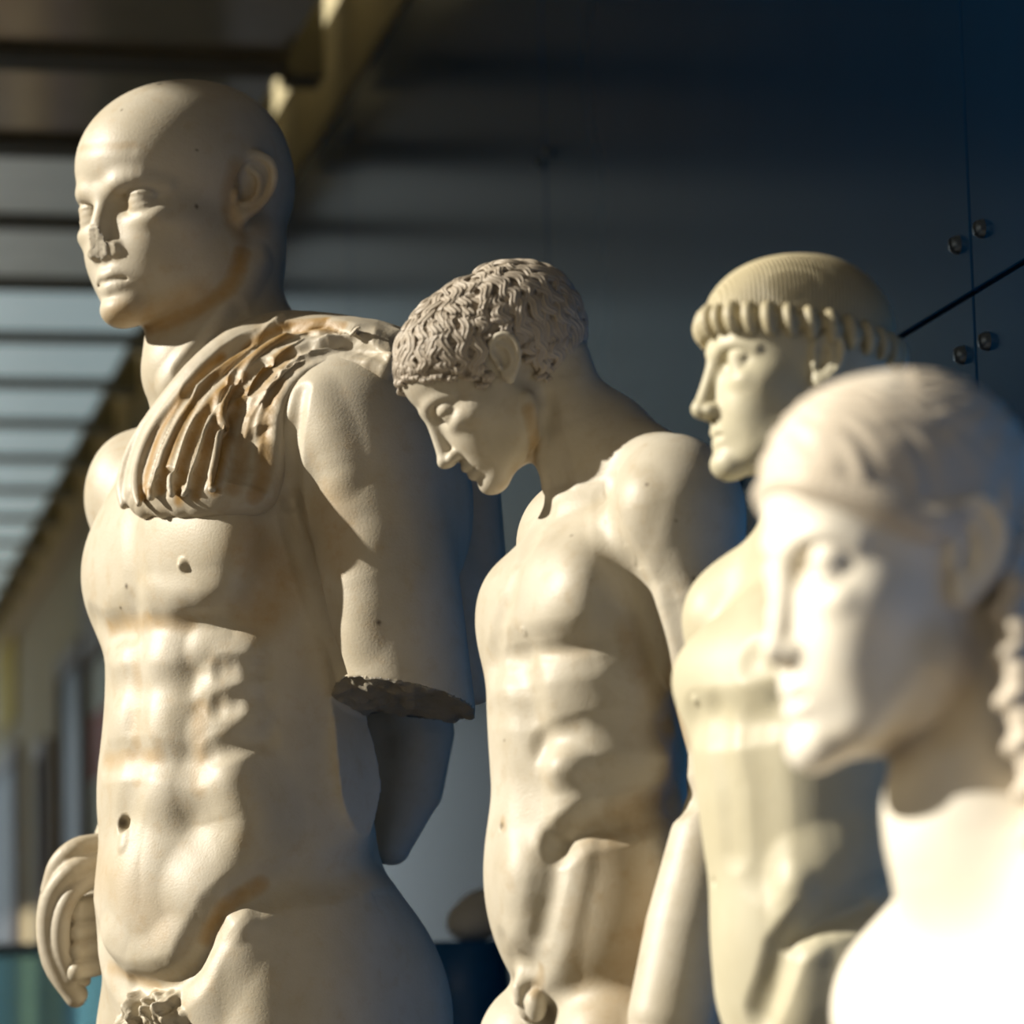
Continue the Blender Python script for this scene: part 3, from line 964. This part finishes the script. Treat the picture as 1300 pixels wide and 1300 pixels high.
# ------------------------------------------------------------------ plinths and the far end of the gallery
def build_props():
    st = dict(kind='structure')
    stone = simple('plinth_paint', (.50, .48, .44), .6)
    for sp, zs, x0, v0, hw, hd, tag_ in ((4.25, -1110, -290, 10, 210, 260, 'square grey plinth under the tall cloaked statue'), (3.55, -840, 100, 0, 170, 200, 'square grey plinth under the naked curly-haired youth'),
                                 (3.1, -960, 300, 0, 170, 215, 'square grey plinth under the youth with the braided hair roll'), (2.35, -2650, 640, 0, 300, 400, 'low grey plinth under the nearest pale statue')):
        s = sp / FPX; o = FWD * sp + RGT * x0 * s + FWD * v0 * s; top = EYE + zs * s
        t = empty('plinth', (o[0], o[1], 0), -YAW, label=tag_, category='plinth', group='plinths under the statues')
        w, d = hw * s, hd * s
        box('shaft', [(-w, w, -d, d, .06, top - .05)], stone, t, bevel=.004)
        box('foot_moulding', [(-w - .03, w + .03, -d - .03, d + .03, 0, .06)], stone, t, bevel=.01)
        box('cap_moulding', [(-w - .02, w + .02, -d - .02, d + .02, top - .05, top)], stone, t, bevel=.008)
    # far wall: doorways, panels
    black = simple('door_dark', (.012, .013, .018), .5); brown = simple('door_wood', (.12, .065, .03), .5)
    red = simple('poster_red', (.45, .12, .09), .6); white = simple('poster_white', (.60, .62, .56), .6); yellow = simple('banner_yellow', (.55, .42, .06), .7)
    navy = simple('door_navy', (.015, .02, .05), .4)
    X = WX + .03
    for n, (y0, y1, z1, m) in enumerate(((16.5, 17.7, 3.35, navy), (18.7, 19.3, 3.05, black), (21.0, 24.6, 3.2, black))):
        d = empty('door_%d' % (n + 1), (X, y0, 0), **st)
        box('leaf', [(-.02, -.005, 0, y1 - y0, 0, z1)], m, d)
        box('frame', [(-.05, 0, -.08, 0, 0, z1 + .08), (-.05, 0, y1 - y0, y1 - y0 + .08, 0, z1 + .08), (-.05, 0, 0, y1 - y0, z1, z1 + .08)], brown, d)
    b = empty('poster', (X - .002, 15.2, 2.0), label='tall blurred poster with a red band on the far beige wall', category='poster')
    box('sheet', [(-.012, 0, 0, .95, 0, 1.25)], white, b)
    box('red_band', [(-.016, -.012, 0, .95, .72, 1.02)], red, b)
    p = box('wall_board', [(X - .034, X - .002, 15.0, 16.4, 3.28, 3.66)], brown, label='brown board fixed high on the far beige wall above the poster', category='board')
    p = box('banner', [(X - .034, X - .002, 21.3, 22.6, 3.45, 4.0)], yellow, label='yellow banner high on the far wall at the left edge', category='banner')
    # glass show-case at the lower left
    glass, nt, g = new_mat('showcase_glass')
    g.inputs['Base Color'].default_value = (.62, .88, .90, 1); g.inputs['Roughness'].default_value = .05
    g.inputs['Transmission Weight'].default_value = .85; g.inputs['IOR'].default_value = 1.45
    metal = simple('showcase_frame', (.25, .30, .30), .35, metal=.7); teal = simple('showcase_teal', (.02, .16, .20), .5); lime = simple('exhibit_lime', (.45, .46, .14), .5)
    cx, cy = .62, 9.6
    c = empty('display_case', (cx, cy, 0), 0, label='glass display case with a teal base at the lower left edge', category='display case')
    box('base', [(-.32, .25, -.45, .45, 0, 1.05)], teal, c)
    for q in ((-.32, -.31, -.45, .45), (.24, .25, -.45, .45), (-.31, .24, -.45, -.44), (-.31, .24, .44, .45)):
        box('glass_pane', [(*q, 1.05, 1.82)], glass, c)
    box('frame', [(x, x + .02, y, y + .02, 1.05, 1.84) for x in (-.33, .24) for y in (-.46, .44)] + [(-.33, .26, -.46, -.44, 1.82, 1.84), (-.33, .26, .44, .46, 1.82, 1.84), (-.33, -.31, -.46, .46, 1.82, 1.84), (.24, .26, -.46, .46, 1.82, 1.84)], metal, c)
    V, Q = lathe([(.001, 0), (.07, 0), (.11, .12), (.12, .26), (.06, .40), (.045, .46), (.075, .50), (.001, .50)], 24)
    o = mesh_object('vase', V, Q, lime); o.location = (cx - .05, cy - .1, 1.05); o['label'] = 'yellow-green vase inside the glass display case'; o['category'] = 'vase'
    # blue pedestal with a pale stone between the two leading statues
    bl = simple('pedestal_blue', (.008, .10, .30), .4); gs = simple('stone_grey', (.60, .60, .57), .8)
    px, py = 1.185, 5.95
    t = empty('pedestal', (px, py, 0), 0, label='dark blue pedestal against the panelled wall between the first two statues', category='pedestal')
    V, Q = lathe([(.0001, 0), (.10, 0), (.10, .04), (.055, .06), (.055, 1.58), (.075, 1.66), (.07, 1.76), (.0001, 1.76)], 28)
    mesh_object('drum', V, Q, bl, t)
    F = Field()
    F.u(Ell((0, 0, 4), (5.2, 5, 4)), 1); F.u(Ell((2, 1, 6.5), (3.6, 3.4, 3))
            , 3); F.u(Ell((-2.5, -1, 3), (3, 3, 2.6)), 2); F.cut(Half((0, 0, -1), (0, 0, 0)), .3)
    V, Q = F.mesh((-10, -10, -2), (10, 10, 12), .5)
    V = V * .0095
    o = mesh_object('stone_fragment', V, Q, gs); o.location = (px + .02, py, 1.76); o['label'] = 'pale grey stone fragment on top of the dark blue pedestal'; o['category'] = 'stone'


def statue_youth(mat, hair_mat):
    sp = Space(3.55); at = sp.at
    T = Torso(sp, 745, 66)
    F = Field()
    F.u(T.ell(0, 0, 850, (158, 120, 172)), 1)
    F.u(T.ell(0, -22, 748, (160, 100, 115)), 70)
    F.u(T.ell(0, -42, 695, (158, 76, 84), dx=10), 60)
    F.u(T.ell(0, -4, 1000, (136, 120, 200), dx=-2), 50)
    F.u(T.ell(0, -16, 1160, (158, 128, 150), dx=4), 60)
    F.u(T.ell(0, 52, 1110, (95, 70, 115)), 40)
    for s in (1, -1):
        F.u(T.ell(s * 70, -90, 1230, (85, 80, 120), dx=4), 40)
        F.u(T.ell(s * 74, 58, 790, (88, 46, 80), pitch=14), 44)
    # neck and shoulder slope
    F.u(Tube([T.p(0, -20, 650, 15), at(736, 560, 5), at(714, 500, 0), at(706, 462, 0)], [74, 64, 52, 46]), 34)
    F.u(Tube([at(770, 560, 10), T.p(120, -50, 622, 8)], [54, 50]), 40)
    F.u(Tube([at(770, 570, 20), T.p(-120, -50, 630, 8)], [54, 50]), 40)
    # near arm
    F.u(Ell(at(860, 655, -130), (84, 84, 98)), 36)
    F.u(Tube([at(858, 650, -130), at(882, 760, -142), at(900, 860, -148), at(919, 950, -150), at(922, 990, -150)], [78, 62, 51, 44, 43]), 20)
    F.u(Tube([at(922, 985, -150), at(900, 1070, -165), at(874, 1180, -180), at(852, 1290, -190), at(842, 1360, -195)], [42, 49, 53, 52, 42]), 14)
    F.u(Tube([at(842, 1360, -195), at(822, 1430, -200), at(806, 1500, -195)], [42, 44, 26]), 14)
    # far arm
    F.u(Ell(T.p(-165, -40, 670, 10), (70, 70, 84)), 34)
    F.u(Tube([T.p(-168, -40, 670, 10), T.p(-190, -60, 930, 10), T.p(-185, -20, 1180, 10), T.p(-175, 10, 1320, 10)], [58, 44, 36, 30]), 16)
    zs = -840.0
    def pt(l, f, z): q = T.p(l, f, 1300, 8); q[2] = z; return q
    add_legs(F, (T.p(70, -5, 1330, 14), T.p(-76, 26, 1330, 8)), (pt(78, 10, -400), pt(-76, 60, -380)), (pt(90, -30, -770), pt(-95, -20, -770)),
             (pt(110, 110, zs + 26), pt(-120, 110, zs + 26)), 92, 24)
    F.u(Ell(T.p(8, 84, 1234), (17, 17, 22)), 10)
    F.u(Tube([T.p(8, 86, 1230), T.p(8, 96, 1250), T.p(8, 96, 1268)], [11, 10, 7.5]), 8)
    for s in (1, -1): F.u(Ell(T.p(10 + s * 12, 80, 1274), (14, 15, 21)), 6)
    H = Head(at(628, 474, 0), 84, 38, -2, (11.0, 11.3, 10.6))
    build_head(F, H, nose_tip=(11.7, -4.6), nose_root=9.75, lid=.5, brow=.8, chin=.2, cheek=.98, nose_w=.95, jaw=.98, lips=.4)
    build_ear(F, H, 1, y=-.5, z=.2, k=.95, x=7.7, flare=18, tilt=-18); build_ear(F, H, -1, y=-.6, z=.2, k=.92, x=7.3)

    def carve(c):
        P = c.push
        # collar bone, breast bone, chest edge
        P([(702, 648), (735, 634), (765, 622)], 22, 3)
        P([(690, 650), (660, 720), (632, 800)], 26, -4)
        P([(628, 838), (665, 832), (700, 826), (745, 822), (775, 805)], 42, -9)
        P([(640, 834), (700, 828), (765, 818)], 18, -3)
        P([(760, 660), (740, 730), (700, 785)], 60, 7)
        P([(770, 620), (775, 660), (800, 720), (824, 775), (852, 870)], 34, -8)
        P([(806, 625), (795, 670)], 44, 5); P([(850, 640), (840, 700)], 60, 4)
        P([(663, 803)], 9, 3); P([(663, 803)], 5, -2)
        c.fresh()
        # ribs and flank
        P([(690, 850), (740, 870), (800, 862)], 44, 4); P([(700, 895), (760, 915), (820, 900)], 40, 4)
        P([(660, 850), (675, 900), (690, 950)], 40, -5)
        P([(625, 905), (660, 908), (680, 905)], 24, -2)
        P([(668, 870), (674, 960), (674, 1040)], 44, -4)
        # hip muscle roll
        P([(715, 965), (770, 950), (830, 960)], 46, 13); P([(722, 985), (726, 1030)], 44, 12); P([(770, 1000), (840, 1000)], 60, 7)
        P([(690, 945), (760, 928), (840, 930)], 30, -7)
        P([(870, 1015), (800, 1040), (745, 1050), (712, 1072)], 34, -14)
        P([(790, 1044), (742, 1054), (714, 1074)], 18, -5)
        P([(712, 1068), (706, 1110), (695, 1170), (680, 1210), (664, 1226)], 40, -8)
        c.fresh()
        P([(712, 1075), (705, 1125), (692, 1185)], 22, -3)
        P([(730, 1080), (716, 1150), (705, 1230)], 40, 6)
        P([(660, 1120), (668, 1185)], 52, 6); P([(640, 1195), (655, 1218), (672, 1222)], 24, -3)
        P([(650, 1090), (655, 1130)], 40, 3)
        P([(636, 1050)], 6, -5)
        # neck sinew and throat edge
        P([(672, 505), (682, 560), (693, 620)], 15, 5); P([(690, 510), (705, 570), (715, 610)], 22, -4)
        P([(690, 640), (697, 652)], 20, -3)
        # arm forms
        P([(880, 720), (890, 800)], 40, 3); P([(838, 760), (858, 850)], 26, 4)
        S = c.paint
        S('stain', [(860, 880), (862, 960), (840, 1020), (800, 1035)], 44, .6)
        S('stain', [(780, 1080), (800, 1200), (770, 1290)], 60, .45)
        S('stain', [(740, 1160), (745, 1290)], 30, .35)
        S('stain', [(800, 800), (815, 850)], 26, .4)
        S('stain', [(668, 610), (676, 560), (670, 520)], 12, .7); S('stain', [(640, 618), (668, 606)], 18, .4)
        S('stain', [(640, 1052), (638, 1040)], 8, .5); S('stain', [(680, 840), (740, 828)], 12, .25)
        S('stain', [(680, 1260), (690, 1230)], 12, .5)
        for x, y, r in ((880, 735, 4), (858, 660, 2.5), (822, 615, 3), (725, 680, 3), (640, 940, 2.5)): S('pit', [(x, y)], r, .9)
    root, c = make_statue('statue', sp, F, 318, 1335, zs, (-160, 330), (-290, 290), mat,
                          'naked curly-haired youth with bowed head and hanging arm beside the cloaked statue', 2.2, carve, None)
    # hair
    CF = Field()
    CF.u(H.ell((0, -2.0, 2.5), (8.2, 10.9, 9.1)), 1)
    CF.u(H.ell((0, 2.2, 4.4), (7.2, 7.2, 6.7)), 20)
    scalp = Field(); scalp.ops = list(CF.ops)
    def line(y):
        return np.interp(y, [-14, -9, -6, -2.8, -2.2, 1.4, 2.4, 5.2, 7.5, 12], [-7.2, -7.4, -6.2, -4.4, 3.2, 3.0, -1.4, 2.2, 5.1, 6.0])
    class Below:
        def d(self, P):
            q = H.inv(P)
            return (line(q[:, 1]) - q[:, 2]) * H.m * .6
    CF.cut(Below(), 6)
    V, Q = CF.mesh(c.V.min(0) * 0 + np.array([-170, -140, at(600, 570)[2]]), np.array([160, 140, at(650, 305)[2]]), 3)
    parts = [(relax(V, Q, 2), Q)]
    ins = lambda q: q[2] > line(q[1]) + (-.1 if q[1] > 2 else .4)
    parts += curls(H, ins, scalp, (0, -1.6, 2.7), (8.3, 11.2, 9.2), (0, -5, 11.2), seed=4, spacing=1.25, length=4.6, amp=.42, waves=1.35, r=.19, strands=5, lift=-.16)
    Vh, Qh = join(parts)
    part_from('hair', sp, Vh, Qh, zs, hair_mat, root)
    return root


def statue_kouros(mat, hair_mat):
    sp = Space(3.1); at = sp.at
    T = Torso(sp, 1022, 50)
    F = Field()
    F.u(T.ell(0, 0, 900, (158, 134, 175)), 1)
    F.u(T.ell(0, -34, 765, (165, 78, 92), dx=18), 50)
    F.u(T.ell(0, -4, 1050, (140, 134, 200), dx=4), 60)
    F.u(T.ell(0, -14, 1240, (165, 138, 160), dx=26), 60)
    F.u(T.ell(0, 40, 1180, (95, 80, 115), dx=14), 40)
    for s in (1, -1):
        F.u(T.ell(s * 72, 72, 858, (84, 50, 66)), 34)
        F.u(T.ell(s * 76, -95, 1330, (85, 80, 120), dx=26), 40)
        F.u(Ell(T.p(s * 172, -20, 770, 14), (68, 68, 80)), 36)
        F.u(Tube([T.p(s * 175, -20, 770, 14), T.p(s * 186, -30, 890, 14)], [60, 52]), 16)
    F.u(Tube([T.p(0, -25, 720, 14), at(1040, 620, 0), at(1040, 520, 0)], [76, 66, 64]), 34)
    for s in (1, -1): F.u(Tube([at(1042, 650, 0), T.p(s * 130, -30, 715, 14)], [50, 46]), 40)
    zs = -960.0
    def pt(l, f, z): q = T.p(l, f, 1300, 34); q[2] = z; return q
    add_legs(F, (T.p(76, -5, 1420, 34), T.p(-80, 24, 1420, 34)), (pt(80, 20, -500), pt(-80, 70, -480)), (pt(85, -30, -885), pt(-90, 20, -885)),
             (pt(100, 110, zs + 28), pt(-100, 160, zs + 28)), 100, 24)
    H = Head(at(1014, 468, 0), 77, 0, 0, (12.5, 12.4, 12.5))
    build_head(F, H, nose_tip=(11.6, -4.4), nose_root=9.7, brow=.8, cheek=1.0, jaw=1.04, chin=.3, nose_w=1.05, smile=.15)
    build_ear(F, H, 1, y=-.3, z=-.7, k=.92, x=7.5, flare=26); build_ear(F, H, -1, y=-.3, z=-.7, k=.92, x=7.5)

    def carve(c):
        P = c.push
        P([(885, 912), (930, 912), (985, 900), (1040, 880)], 44, -10)
        P([(905, 905), (925, 1000), (930, 1080)], 34, -4)
        P([(960, 930), (968, 1020), (970, 1110)], 44, -5)
        P([(880, 890)], 10, 4)
        P([(1140, 1125), (1090, 1150), (1040, 1170), (1000, 1200), (985, 1240), (965, 1290)], 34, -13)
        P([(1100, 1148), (1040, 1172), (1002, 1200)], 18, -5)
        P([(1020, 1110), (1080, 1090), (1130, 1070)], 60, 12); P([(1010, 1130), (1005, 1160)], 40, 6)
        P([(1020, 1220), (1010, 1290)], 44, 7)
        P([(905, 1120)], 9, -5)
        P([(960, 840), (985, 870)], 40, -8)
    root, c = make_statue('statue', sp, F, 340, 1335, zs, (100, 740), (-330, 330), mat,
                          'youth with a braided roll of hair round the head, half hidden behind the nearest statue', 2.6, carve, None)
    CF = Field()
    CF.u(H.ell((0, -.9, 3.8), (8.0, 9.3, 8.1)), 1)
    CF.u(H.ell((0, 2.4, 4.5), (7.1, 7.5, 6.6)), 20)
    class Below:
        def d(self, P):
            q = H.inv(P)
            return (np.interp(q[:, 1], [-10, 0, 10], [1.2, 3.4, 5.2]) - q[:, 2]) * H.m * .8
    CF.cut(Below(), 4)
    V, Q = CF.mesh(at(870, 520, -140), at(1170, 315, 140), 1.8)
    V = relax(V, Q, 1)
    # comb lines run from the crown down to the roll
    q = H.inv(V); Nn = normals(V, Q)
    ang = np.arctan2(q[:, 1] + .5, np.abs(q[:, 0]) + 1e-6) if False else q[:, 1] + .12 * q[:, 2]
    V = V + Nn * (1.3 * np.sin(ang * 2 * math.pi / .42))[:, None]
    part_from('hair', sp, V, Q, zs, hair_mat, root)
    # thick roll of hair with the locks turned over it
    RF = Field()
    ring = []
    for k in range(49):
        t = 2 * math.pi * k / 48
        x, y = 7.6 * math.sin(t), 9.3 * math.cos(t) - .3
        z = np.interp(y, [-10, 0, 9.5], [1.2, 3.2, 4.7])
        ring.append((x, y, z))
    RF.u(H.tube(ring, 1.0), 1)
    rng = random.Random(2)
    for k in range(0, 48, 1):
        t = 2 * math.pi * (k + .5) / 29
        if k >= 29: break
        x, y = 8.0 * math.sin(t), 9.8 * math.cos(t) - .3
        z = float(np.interp(y, [-10, 0, 9.5], [1.0, 3.0, 4.7]))
        n = np.array([x / 8.0 ** 2, (y + .3) / 9.8 ** 2, 0]); n /= np.linalg.norm(n); o = np.array([x, y, z]); up = np.array([0, 0, 1.0]); sd = np.cross(n, up)
        w = rng.uniform(-.2, .2)
        pts = [o + up * 1.5 - n * .5 + sd * w, o + up * .9 + n * .5, o + n * .75 - up * .2 + sd * .15, o + n * .45 - up * 1.2 + sd * .3, o - up * 1.55 - n * .1 + sd * .3]
        g = rng.uniform(.88, 1.2)
        RF.u(H.tube(pts, [.45 * g, .62 * g, .72 * g, .64 * g, .38 * g], 2), .25 * H.m)
    V, Q = RF.mesh(at(860, 520, -150), at(1180, 360, 150), 2.2)
    part_from('hair_roll', sp, relax(V, Q, 1), Q, zs, hair_mat, root)
    return root


def statue_braids(mat, hair_mat):
    sp = Space(2.35); at = sp.at
    T = Torso(sp, 1350, 62)
    F = Field()
    zs = -2650.0
    def lv(l, f, z, dx=0): q = T.p(l, f, 1300, dx); q[2] = z; return q
    # robed-looking archaic body: chest, waist, hips, column of legs
    R = rot(-62)
    F.u(Ell(lv(0, 0, -190), (315, 175, 330), R), 1)
    F.u(Ell(lv(0, 0, 60), (315, 115, 110), R), 80)
    F.u(Ell(lv(0, 0, -640), (260, 175, 420), R), 110)
    F.u(Ell(lv(0, -20, -960), (310, 215, 300), R), 110)
    for s in (1, -1):
        F.u(Ell(lv(s * 345, -20, -20), (110, 115, 130), R), 70)
        F.u(Tube([lv(s * 365, -30, -40), lv(s * 400, -50, -520), lv(s * 385, 30, -940), lv(s * 365, 60, -1160)], [102, 82, 66, 40]), 40)
        F.u(Ell(lv(s * 120, 150, -90), (130, 70, 110), R), 50)
    add_legs(F, (lv(140, -10, -1080), lv(-140, 20, -1080)), (lv(140, 10, -1820), lv(-140, 90, -1800)), (lv(140, -40, -2520), lv(-140, 60, -2520)),
             (lv(150, 200, zs + 52), lv(-150, 300, zs + 52)), 180, 50)
    F.u(Tube([lv(0, -30, 60, -40), at(1232, 1000, 10), at(1225, 880, 10), at(1220, 780, 10)], [130, 96, 88, 86]), 70)
    for s in (1, -1): F.u(Tube([at(1245, 1060, 10), lv(s * 250, -30, 70)], [90, 80]), 80)
    H = Head(at(1150, 722, 0), 68, 3, 0, (18.6, 19.0, 22.0))
    build_head(F, H, nose_tip=(11.0, -4.4), nose_root=9.6, brow=.75, lid=.25, cheek=.98, jaw=.9, chin=.2, smile=.35, nose_w=.95, eye=1.05, lips=.2)
    build_ear(F, H, 1, y=-.7, z=-.1, k=1.0, x=7.7, flare=26); build_ear(F, H, -1, y=-.7, z=-.1, k=1.0, x=7.7)

    def carve(c):
        c.push([(1062, 990), (1120, 950), (1180, 880)], 40, -8)
        c.paint('stain', [(1080, 960), (1140, 940), (1190, 850)], 50, .5)
        c.paint('stain', [(1185, 820), (1215, 850), (1200, 920)], 45, .55)
    root, c = make_statue('statue', sp, F, 470, 1335, zs, (60, 1080), (-560, 520), mat,
                          'nearest and palest statue, with long braids hanging behind the ear', 3.6, carve, None)
    CF = Field()
    CF.u(H.ell((0, -.9, 3.7), (8.1, 9.2, 8.0)), 1)
    CF.u(H.ell((0, 2.4, 4.5), (7.2, 7.4, 6.6)), 20)
    CF.u(H.ell((0, -5.0, -.5), (6.8, 5.2, 6.5)), 20)
    class Below:
        def d(self, P):
            q = H.inv(P)
            return (np.interp(q[:, 1], [-12, -2.2, -.8, 2.2, 5.2, 8.0, 12], [-9, -6, 2.0, 1.0, 2.6, 4.4, 5.2]) - q[:, 2]) * H.m * .6
    CF.cut(Below(), 8)
    V, Q = CF.mesh(at(940, 900, -210), at(1380, 440, 210), 4)
    V = relax(V, Q, 2); Nn = normals(V, Q); q = H.inv(V)
    rad = np.sqrt(q[:, 0] ** 2 + (q[:, 1] + 1.5) ** 2)
    V = V + Nn * (1.6 * np.sin(rad * 2 * math.pi / .95 + 1.2 * np.sin(np.arctan2(q[:, 0], q[:, 1] + 1.5) * 14)) * np.clip(rad / 3, 0, 1))[:, None]
    part_from('hair', sp, V, Q, zs, hair_mat, root)
    # rolled fringe
    RF = Field()
    for s in (1, -1):
        arc = catmull(np.array([(0, 9.0, 5.1), (s * 3.6, 8.2, 4.6), (s * 6.3, 5.4, 3.2), (s * 7.5, 2.2, 1.9), (s * 7.6, -.4, 2.3)]), 6)
        RF.u(H.tube(arc, np.linspace(.75, .8, len(arc))), .5 * H.m)
        for k in range(1, len(arc), 1):
            o = arc[k]; n = o / np.linalg.norm(o * np.array([1, 1, 0]) + 1e-6)
            RF.u(H.tube([o + np.array([0, 0, 1.0]), o + n * .4, o - np.array([0, 0, .95])], [.35, .55, .32]), .3 * H.m)
    V, Q = RF.mesh(at(930, 760, -210), at(1260, 540, 230), 4)
    part_from('fringe', sp, relax(V, Q, 1), Q, zs, hair_mat, root)
    # long braids behind the ears, each a chain of bulging turns
    for pts, r in (
        ([(1262, 600, -85), (1276, 660, -95), (1284, 720, -105), (1288, 790, -120), (1294, 870, -142), (1312, 960, -150), (1330, 1060, -160), (1340, 1160, -175)], 30),
        ([(1278, 580, -60), (1296, 660, -70), (1312, 760, -80), (1328, 870, -100), (1350, 990, -110), (1370, 1120, -130)], 28),
        ([(1300, 600, 20), (1325, 740, 20), (1345, 900, 10), (1365, 1080, 0)], 30),
        ([(1240, 620, 110), (1262, 740, 125), (1285, 880, 140), (1310, 1060, 160)], 29),
    ):
        BF = Field(); p = catmull(np.array([at(*q) for q in pts]), 8)
        BF.u(Tube(p, r * .72), 1)
        L = np.concatenate([[0], np.cumsum(np.linalg.norm(np.diff(p, axis=0), axis=1))])
        for j, d in enumerate(np.arange(r * 3.2, L[-1], r * .95)):
            o = np.array([np.interp(d, L, p[:, i]) for i in range(3)])
            BF.u(Ell(o + np.array([(-1) ** j * r * .22, 0, 0]), (r * .98, r * .98, r * .52), rot(0, 0, (-1) ** j * 22)), 5)
        V, Q = BF.mesh(p.min(0) - r * 1.6, p.max(0) + r * 1.6, 4)
        part_from('braid', sp, relax(V, Q, 1), Q, zs, hair_mat, root)
    return root

# ------------------------------------------------------------------ assemble
def seam_z(px, py, y):
    """height of the wall point on row y that shows at this pixel"""
    d = np.array([WX, y]) @ FWD
    D = (px - 650) / FPX * RC + (650 - py) / FPX * UC + FC
    return EYE + D[2] / D[1] * d


def wall_y(px, py):
    D = (px - 650) / FPX * RC + (650 - py) / FPX * UC + FC
    w = D[0] * RGT + D[1] * FWD
    return WX / w[0] * w[1]


YS = [wall_y(1232, 300), wall_y(692, 200), wall_y(444, 300)]
ZSEAM = seam_z(1300, 332, wall_y(1300, 332))
YUP = [-3.0, 2 * YS[0] - YS[1], YS[0], YS[1], YS[2], 10.9]
YLO = [-3.0, 2 * YS[0] - YS[1], YS[0], wall_y(925, 600), YS[2], 10.9]
BEAM0 = -3.5; BEAMS = .91
_d0 = 4400 * (HB - EYE) / 1210; _y0 = (_d0 - WX * math.sin(YAW)) / math.cos(YAW)
BEAM0 = _y0 - BEAMS * 12

build_room()
cast1 = plaster('plaster_warm', (.445, .39, .29), (.515, .465, .375), (.36, .215, .065), .34)
cloak1 = plaster('plaster_cloak', (0.406, 0.350, 0.259), (0.476, 0.427, 0.343), (0.294, 0.168, 0.042), .3)
build_props()
statue_general(cast1, cloak1, None)
cast2 = plaster('plaster_rosy', (.43, .38, .29), (.50, .455, .37), (.30, .19, .07), .34)
hair2 = plaster('plaster_hair', (0.364, 0.308, 0.238), (0.434, 0.378, 0.315), (0.231, 0.154, 0.077), .3, bump=.1)
cast3 = plaster('plaster_ochre', (.47, .425, .295), (.52, .48, .35), (.40, .32, .15), .1)
hair3 = plaster('plaster_ochre_hair', (0.414, 0.355, 0.222), (0.459, 0.407, 0.274), (0.311, 0.244, 0.118), .1)
cast4 = plaster('plaster_pale', (.82, .755, .63), (.86, .80, .69), (.6, .45, .21), .12)
hair4 = plaster('plaster_pale_hair', (.60, .52, .41), (.68, .60, .49), (.45, .34, .18), .15)
statue_youth(cast2, hair2)
statue_kouros(cast3, hair3)
statue_braids(cast4, hair4)

# ------------------------------------------------------------------ light
scene = bpy.context.scene
sun = bpy.data.lights.new('sun', 'SUN'); sun.energy = 7.8; sun.angle = math.radians(.8); sun.color = (1.0, .94, .82)
so = bpy.data.objects.new('sun', sun); COL.objects.link(so)
AZ = math.radians(90); EL = math.radians(27)
# sun azimuth measured from the camera's forward direction towards its left
sv = np.array([math.cos(EL) * math.sin(-AZ), math.cos(EL) * math.cos(AZ), math.sin(EL)])
sw = np.array([*(sv[0] * RGT + sv[1] * FWD), sv[2]])
from mathutils import Vector
so.rotation_euler = Vector(sw).to_track_quat('Z', 'Y').to_euler()
so.location = (-6, 3, 6)
# soft fill lamps added on the open side, beside the viewer
for ly, en in ((2.9, 5), (.3, 14)):
    ar = bpy.data.lights.new('side_fill', 'AREA'); ar.shape = 'RECTANGLE'; ar.size = 2.0; ar.size_y = 1.8; ar.energy = en; ar.color = (1.0, .86, .62)
    ao = bpy.data.objects.new('side_fill', ar); COL.objects.link(ao); ao.location = (XL + .05, ly, 2.9); ao.rotation_euler = (0, math.radians(-90), 0)
w = bpy.data.worlds.new('daylight'); scene.world = w; w.use_nodes = True
bg = w.node_tree.nodes['Background']; bg.inputs[0].default_value = (.86, .82, .74, 1); bg.inputs[1].default_value = .07

cam = bpy.data.cameras.new('camera'); co = bpy.data.objects.new('camera', cam); COL.objects.link(co)
cam.sensor_width = 24; cam.lens = 24 * FPX / 1300
right = np.array([*(RC[0] * RGT + RC[1] * FWD), RC[2]]); upv = np.array([*(UC[0] * RGT + UC[1] * FWD), UC[2]]); fwv = np.array([*(FC[0] * RGT + FC[1] * FWD), FC[2]])
from mathutils import Matrix
M = Matrix(((right[0], upv[0], -fwv[0], 0), (right[1], upv[1], -fwv[1], 0), (right[2], upv[2], -fwv[2], EYE), (0, 0, 0, 1)))
co.matrix_world = M
cam.dof.use_dof = True; cam.dof.focus_distance = 3.9; cam.dof.aperture_fstop = 2.8
cam.clip_start = .05
scene.camera = co
vs = scene.view_settings
vs.view_transform = 'Standard'; vs.look = 'None'; vs.gamma = 1.0; vs.use_curve_mapping = False; vs.exposure = 0.0
